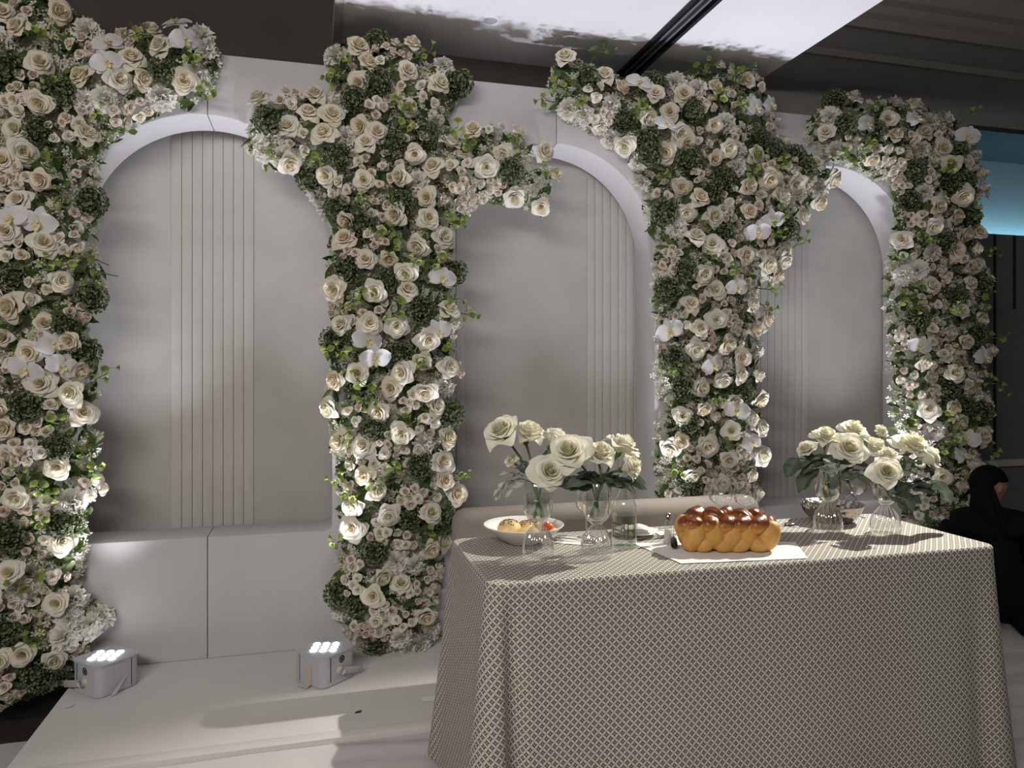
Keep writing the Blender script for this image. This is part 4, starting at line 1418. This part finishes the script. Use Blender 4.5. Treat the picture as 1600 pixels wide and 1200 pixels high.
# napkin under the loaf, knife beside it
def flat_cloth(name, quad, z, mat, thick=0.0012, amp=0.0006, n=18):
    A, B, Cc, D = [Vector(p) for p in quad]
    org = (A + B + Cc + D) / 4
    mb = MB()
    def f(u, v):
        p = A.lerp(B, u).lerp(D.lerp(Cc, u), v) - org
        return (p.x, p.y, thick + amp * (1 + math.sin(u * 17 + v * 9) * math.sin(v * 13 + u * 4)))
    mb.grid(f, n, n)
    o = part(name, mb, mat, loc=(org.x, org.y, z))
    return o


tag(flat_cloth('napkin', [(1.085, 2.045), (1.50, 1.998), (1.60, 2.20), (1.05, 2.33)], TZ + 0.0005, M['napkin']), 'flat white cloth spread under the braided bread', 'napkin')
kn = thing('bread_knife', 'knife with a thick black handle at the left end of the bread', 'knife', (1.143, 2.203, TT + 0.004), rad(63))
mb = MB(); mb.tube([(0, 0, 0.0115), (0.01, 0, 0.012), (0.06, 0, 0.011), (0.105, 0, 0.009)], [0.0085, 0.0118, 0.0105, 0.0095], 12)
part('handle', mb, M['black'], kn)
mb = MB(); mb.add([(0.105, -.0008, .002), (0.28, -.0008, .004), (0.27, -.0008, .018), (0.105, -.0008, .018), (0.105, .0008, .002), (0.28, .0008, .004), (0.27, .0008, .018), (0.105, .0008, .018)], [(0, 1, 2, 3), (7, 6, 5, 4), (0, 4, 5, 1), (1, 5, 6, 2), (2, 6, 7, 3), (3, 7, 4, 0)])
part('blade', mb, M['steel'], kn, smooth=False)

# ------------------------------------------------------------------ salt shaker
ss = thing('salt_shaker', 'small faceted glass salt shaker with a chrome cap', 'salt shaker', (1.166, 2.290, TT))
mb = MB(); mb.lathe([(0.002, 0.002), (0.0175, 0.0), (0.0185, 0.004), (0.0160, 0.030), (0.0122, 0.076), (0.0118, 0.082)], 48, rib=ribs(8, 0.05, 0.078))
part('glass_body', mb, M['bottle'], ss)
mb = MB(); mb.lathe([(0.0005, 0.004), (0.0150, 0.004), (0.0135, 0.030), (0.0120, 0.048), (0.0005, 0.050)], 24)
part('salt', mb, M['salt'], ss)
mb = MB(); mb.lathe([(0.0125, 0.080), (0.0130, 0.090), (0.0115, 0.097), (0.0075, 0.104), (0.0005, 0.107)], 24)
part('cap', mb, M['steel'], ss)

# ------------------------------------------------------------------ bowl of rolls
pl = thing('serving_bowl', 'shallow white china bowl holding small rolls at the left', 'bowl', (0.693, 2.432, TT))
mb = MB(); mb.lathe([(0.0005, 0.002), (0.050, 0.0), (0.056, 0.003), (0.090, 0.024), (0.120, 0.046), (0.137, 0.062), (0.1385, 0.0645), (0.1365, 0.0655), (0.118, 0.050), (0.085, 0.027), (0.052, 0.009), (0.0005, 0.008)], 56)
part('dish', mb, M['china'], pl)


def bun(x, y, r, label, seeded, sc=(1, 1, 0.8), zb=0.02):
    t = thing('bread_roll', label, 'bread roll', (x, y, TT + zb), 0, 'rolls in the white bowl')
    mb = MB(); mb.ball((0, 0, r * sc[2]), r, 22, 14, sc)
    part('crust', mb, M['bun'], t)
    if seeded:
        sd = MB()
        q = random.Random(int(x * 1000))
        for k in range(70):
            a, th = q.uniform(0, 6.3), q.uniform(0, 1.0) ** 0.8
            d = Vector((math.sin(th) * math.cos(a), math.sin(th) * math.sin(a), math.cos(th)))
            c = Vector((d.x * r * sc[0], d.y * r * sc[1], r * sc[2] + d.z * r * sc[2]))
            sd.ball(c, q.uniform(0.0016, 0.0034), 5, 4, (1, 1, 0.6))
        o = part('seeds', sd, M['seed'], t); o['kind'] = 'stuff'
    return t


bun(0.636, 2.408, 0.041, 'round pale bread roll with dark seeds, leftmost in the white bowl', True, zb=0.022)
bun(0.704, 2.445, 0.034, 'seeded bread roll in the middle of the white bowl', True, zb=0.017)
bun(0.690, 2.368, 0.026, 'plain yellowish roll end at the front of the white bowl', False, (1.5, 0.8, 0.7), zb=0.031)
bun(0.742, 2.490, 0.027, 'dark topped bread roll at the back of the white bowl', True, zb=0.024)
of = thing('fruit_wedge', 'bright orange fruit wedge at the right side of the white bowl', 'fruit', (0.778, 2.415, TT + 0.030), rad(20))
mb = MB(); mb.grid(lambda u, v: (0.026 * math.cos(u * PI) * (0.4 + 0.6 * v), 0.020 * (v - .5), 0.004 + 0.036 * math.sin(u * PI) * (0.4 + 0.6 * v)), 14, 4)
mb.ball((0, 0, 0.018), 0.020, 14, 10, (1.05, 0.7, 0.95))
part('flesh', mb, M['orange'], of)
mb = MB(); mb.ball((0.010, -0.010, 0.010), 0.013, 12, 8, (1.4, 0.7, 0.8))
part('rind', mb, M['peach'], of)

# ------------------------------------------------------------------ hammered bowl with ring handles
hb = thing('metal_bowl', 'round hammered metal bowl with two loop handles', 'bowl', (1.957, 2.462, TT))
mb = MB(); mb.lathe([(0.0005, 0.001), (0.055, 0.0), (0.080, 0.010), (0.105, 0.036), (0.117, 0.068), (0.119, 0.071), (0.115, 0.070), (0.102, 0.038), (0.078, 0.013), (0.0005, 0.004)], 56)
part('pan', mb, M['hammered'], hb)
for a in (rad(188), rad(18)):
    c = Vector((0.116 * math.cos(a), 0.116 * math.sin(a), 0.064))
    t_ = Vector((-math.sin(a), math.cos(a), 0)); o_ = Vector((math.cos(a), math.sin(a), 0))
    pts = [c + t_ * 0.026 * math.cos(k) + (o_ * 0.55 + Vector((0, 0, 0.85))) * 0.034 * math.sin(k) for k in [i * PI / 12 for i in range(13)]]
    mb = MB(); mb.tube(pts, 0.0035, 8); part('handle', mb, M['hammered'], hb)

# ------------------------------------------------------------------ glasses
def wine_glass(x, y, h, r, label, tulip=0.82):
    t = thing('wine_glass', label, 'glass', (x, y, TT), 0, 'wine glasses on the table')
    hb_ = h * 0.52
    mb = MB(); mb.lathe([(r * tulip, h), (r * 0.97, h - hb_ * 0.40), (r, h - hb_ * 0.58), (r * 0.86, h - hb_ * 0.82), (r * 0.45, h - hb_ * 0.97), (0.006, h - hb_)], 36)
    part('bowl', mb, M['glass'], t)
    mb = MB(); mb.lathe([(0.006, h - hb_), (0.0036, h - hb_ - 0.012), (0.0034, 0.012), (0.008, 0.005)], 14)
    part('stem', mb, M['glass'], t)
    mb = MB(); mb.lathe([(0.008, 0.005), (r * 0.85, 0.0012), (r * 0.86, 0.0002)], 32)
    part('foot', mb, M['glass'], t)


wine_glass(0.930, 2.452, 0.185, 0.040, 'wine glass half hidden behind the vase beside the bottle')
wine_glass(1.478, 2.480, 0.182, 0.046, 'taller of the two glasses behind the bread, the left one', 0.80)
wine_glass(1.590, 2.490, 0.155, 0.043, 'lower glass behind the bread, the right one', 0.88)
wine_glass(2.100, 2.500, 0.190, 0.042, 'wine glass standing behind the hammered metal bowl')

# ------------------------------------------------------------------ napkins, plate and cutlery
sp = thing('side_plate', 'white side plate between the bottle and the salt shaker', 'plate', (1.115, 2.452, TT))
mb = MB(); mb.lathe([(0.0005, 0.002), (0.045, 0.0), (0.050, 0.003), (0.082, 0.013), (0.083, 0.0145), (0.050, 0.006), (0.0005, 0.005)], 40)
part('plate', mb, M['china'], sp)
fn = MB()
for k in range(3):
    z = 0.0 + k * 0.009
    fn.grid(lambda u, v, z=z, k=k: ((u - .5) * (0.115 - 0.012 * k), (v - .5) * (0.085 - 0.006 * k), z + 0.010 * math.sin(u * PI) ** 0.4 * math.sin(v * PI) ** 0.4 + 0.002 * math.sin(u * 9 + k)), 12, 12)
tag(part('folded_napkin', fn, M['napkin'], loc=(1.118, 2.450, TT + 0.0065), rot=(0, 0, rad(-20))), 'white napkin folded on the side plate behind the bottle', 'napkin')
tag(flat_cloth('napkin', [(0.79, 2.40), (0.90, 2.33), (0.99, 2.40), (0.88, 2.50)], TZ + 0.0006, M['napkin']), 'white napkin under the cutlery right of the rolls', 'napkin')
tag(flat_cloth('napkin', [(1.19, 2.30), (1.30, 2.30), (1.34, 2.50), (1.20, 2.52)], TZ + 0.0006, M['napkin']), 'white napkin between the salt shaker and the back of the bread', 'napkin')


def cutlery(kind, x, y, rz, label, z=0.0012):
    t = thing(kind, label, kind.split('_')[-1], (x, y, TT + z), rz, 'cutlery on the table')
    mb = MB(); mb.grid(lambda u, v: (lerp(0, 0.115, u), (v - .5) * lerp(0.016, 0.006, u), 0.0025 + 0.004 * math.sin(u * PI)), 10, 3)
    part('handle', mb, M['steel'], t)
    mb = MB()
    if kind == 'table_spoon':
        mb.ball((0.140, 0, 0.004), 0.022, 16, 8, (1.25, 0.8, 0.22))
        part('spoon_head', mb, M['steel'], t)
    elif kind == 'table_fork':
        mb.grid(lambda u, v: (lerp(.113, .142, u), (v - .5) * lerp(.008, .022, min(1, u * 2)), .0035), 6, 3)
        for k in range(4):
            yy = -0.0095 + k * 0.0063
            mb.box(.142, .182, yy - .0016, yy + .0016, .003, .0045)
        part('tines', mb, M['steel'], t, smooth=False)
    else:
        mb.grid(lambda u, v: (lerp(.112, .215, u), (v - .5) * 0.019 * (1 - u ** 4 * .9), .003 + .0006 * v), 10, 3)
        part('blade', mb, M['steel'], t)
    return t


cutlery('table_spoon', 0.80, 2.455, rad(-38), 'spoon lying on the napkin right of the white bowl')
cutlery('table_fork', 0.83, 2.485, rad(-38), 'fork lying beside the spoon right of the white bowl')
cutlery('table_knife', 1.055, 2.352, rad(12), 'table knife lying behind and right of the bottle', 0.002)
cutlery('table_spoon', 1.62, 2.410, rad(14), 'spoon lying on the cloth right of the bread')
cutlery('table_knife', 1.225, 2.485, rad(-16), 'table knife lying on the napkin behind the salt shaker', 0.003)

# ------------------------------------------------------------------ small litter on the stage
def scrap(x, y, pts, mat, label, rz=0.0, cat='scrap'):
    mb = MB()
    n = len(pts)
    mb.add([(a, b, 0.001 + 0.002 * ((i * 7) % 3)) for i, (a, b) in enumerate(pts)], [tuple(range(n))])
    return tag(part('paper_scrap' if cat == 'scrap' else 'petal', mb, mat, smooth=False, loc=(x, y, 0.0), rot=(0, 0, rz)), label, cat)


scrap(0.445, 2.975, [(-.03, -.02), (.028, -.024), (.034, .018), (-.022, .026)], M['napkin'], 'small square paper scrap on the stage near the tablecloth')
scrap(0.163, 2.932, [(-.014, -.006), (.010, -.008), (.016, .006), (-.008, .008)], M['dark'], 'tiny dark scrap lying on the stage in front of the right uplight')
scrap(-0.945, 3.275, [(-.018, -.006), (.006, -.012), (.020, .002), (-.002, .010)], M['china'], 'fallen white petal on the stage in front of the left uplight', 0.4, 'petal')

# ------------------------------------------------------------------ kneeling person
def skinned(name, joints, edges, rads, root, sub=2):
    me = bpy.data.meshes.new(name)
    me.from_pydata([Vector(j) for j in joints], edges, [])
    o = bpy.data.objects.new(name, me)
    C.objects.link(o)
    o.modifiers.new('skin', 'SKIN')
    for i, sv in enumerate(me.skin_vertices[0].data):
        r = rads[i]
        sv.radius = r if isinstance(r, tuple) else (r, r)
        sv.use_root = (i == root)
    ss_ = o.modifiers.new('sub', 'SUBSURF'); ss_.levels = sub; ss_.render_levels = sub
    bpy.context.view_layer.update()
    m2 = eval_mesh(o, name)
    m2.polygons.foreach_set('use_smooth', [True] * len(m2.polygons))
    return m2


pr = thing('person', 'person in black kneeling with back turned, long dark hair, head bowed to the right', 'person', (3.40, 3.03, 0.0), rad(56))
J, Ed, Rd = [], [], []
def joint(p, r, parent=None):
    J.append(p); Rd.append(r)
    if parent is not None:
        Ed.append((parent, len(J) - 1))
    return len(J) - 1
pel = joint((0, 0, .19), (.13, .15))
sp1 = joint((.02, 0, .32), (.105, .13), pel)
sp2 = joint((.06, 0, .45), (.11, .155), sp1)
sp3 = joint((.09, 0, .545), (.085, .11), sp2)
nk = joint((.115, 0, .605), .045, sp3)
hd0 = joint((.138, -.006, .660), .066, nk)
hd1 = joint((.152, -.012, .712), .098, hd0)
hd2 = joint((.150, -.012, .765), .084, hd1)
ends = {}
for s in (1, -1):
    sh = joint((.085, s * .155, .505), .036, sp3)
    el = joint((.135, s * .222, .315), .028, sh)
    wr = joint((.335, s * .12, .235), .028, el)
    pm = joint((.385, s * .095, .222), (.032, .020), wr)
    for k, dy in enumerate((-.024, -.008, .008, .024)):
        k1 = joint((.425 - abs(k - 1.4) * .004, s * .093 + dy, .215), .0095, pm)
        k2 = joint((.455 - abs(k - 1.4) * .007, s * .090 + dy * 1.1, .200), .008, k1)
    th = joint((.395, s * .095 - s * .040, .225), .010, pm)
    th2 = joint((.425, s * .095 - s * .052, .215), .008, th)
    hp = joint((.03, s * .10, .165), .095, pel)
    kneej = joint((.365, s * .125, .085), .070, hp)
    an = joint((.05, s * .115, .050), .042, kneej)
    to = joint((-.13, s * .105, .034), .030, an)
body = skinned('body', J, Ed, Rd, 0)
body.materials.append(M['skin'])
link('body', body, None, pr)
# clothing: same pose, a little fuller, from collar to cuffs and over the legs
J2, E2, R2 = J, Ed, Rd
J, Ed, Rd = [], [], []
pel = joint((0, 0, .17), (.155, .20))
sp1 = joint((.02, 0, .32), (.125, .16), pel)
sp2 = joint((.06, 0, .45), (.128, .180), sp1)
sp3 = joint((.09, 0, .555), (.105, .135), sp2)
nk = joint((.113, 0, .600), .056, sp3)
for s in (1, -1):
    sh = joint((.082, s * .165, .522), .084, sp3)
    el = joint((.135, s * .222, .315), .058, sh)
    wr = joint((.325, s * .124, .238), .036, el)
    hp = joint((.03, s * .12, .155), .125, pel)
    kneej = joint((.365, s * .130, .095), .088, hp)
    an = joint((.05, s * .125, .070), .066, kneej)
    to = joint((-.18, s * .112, .052), .052, an)
clo = skinned('clothing', J, Ed, Rd, 0)
clo.materials.append(M['dress'])
zmin = min(v.co.z for v in clo.vertices)
for v in clo.vertices:
    v.co.z = max(v.co.z, 0.002)
for v in body.vertices:
    v.co.z = max(v.co.z, 0.004)
link('clothing', clo, None, pr)
# head turned to the right of the body: hair, ear, nose
HT = rad(-64)
hc = Vector((.150, -.012, .722))
def hd(x, y, z):
    p = Vector((x, y, z)); p.rotate(Matrix.Rotation(HT, 3, 'Z') @ Matrix.Rotation(rad(22), 3, 'Y'))
    return hc + p
mb = MB()
def hair_cap(u, v):
    a = lerp(-PI, PI, u)
    front = max(0, math.cos(a))
    th = v * (1.05 + 0.35 * (1 - front) + 0.95 * max(0, min(1, (abs(a) - 1.75) / 0.35)))
    r = 0.095
    wv = 1 + 0.015 * math.sin(a * 23)
    return hd(r * 1.0 * math.sin(th) * math.cos(a) * wv - 0.010, r * 0.88 * math.sin(th) * math.sin(a) * wv, r * 1.02 * math.cos(th) + 0.004)
mb.grid(hair_cap, 48, 14)
def fall(u, v):
    a = lerp(rad(85), rad(238), u)
    top = hd(0.09 * math.cos(a), 0.085 * math.sin(a), 0.0)
    low = Vector((.005 + 0.05 * math.cos(a) - .04, .045 + .11 * math.sin(a + .3), .40 + .02 * math.sin(u * 40)))
    p = top.lerp(low, v)
    k = math.sin(v * PI) * 0.022
    return p + Vector((math.cos(a + HT) * k - 0.03 * math.sin(v * PI), math.sin(a + HT) * k, 0))
mb.grid(fall, 40, 14)
part('hair', mb, M['hair'], pr)
def lump(name, c, r, sc, mat):
    mb = MB(); mb.ball((0, 0, 0), r, 12, 8, sc)
    part(name, mb, mat, pr, loc=c, rot=(0, rad(22), HT))
lump('nose', hd(0.088, 0, -0.022), 0.014, (1.0, 0.6, 1.1), M['skin'])
lump('chin', hd(0.066, 0, -0.076), 0.026, (1.0, 1.0, 0.8), M['skin'])
lump('mouth', hd(0.081, 0, -0.050), 0.012, (0.7, 1.5, 0.6), M['skin'])
for s in (1, -1):
    lump('ear', hd(0.0, s * 0.082, -0.012), 0.022, (0.7, 0.35, 1.2), M['skin'])
    lump('eye', hd(0.066, s * 0.030, 0.004), 0.010, (0.6, 1, 0.8), M['black'])
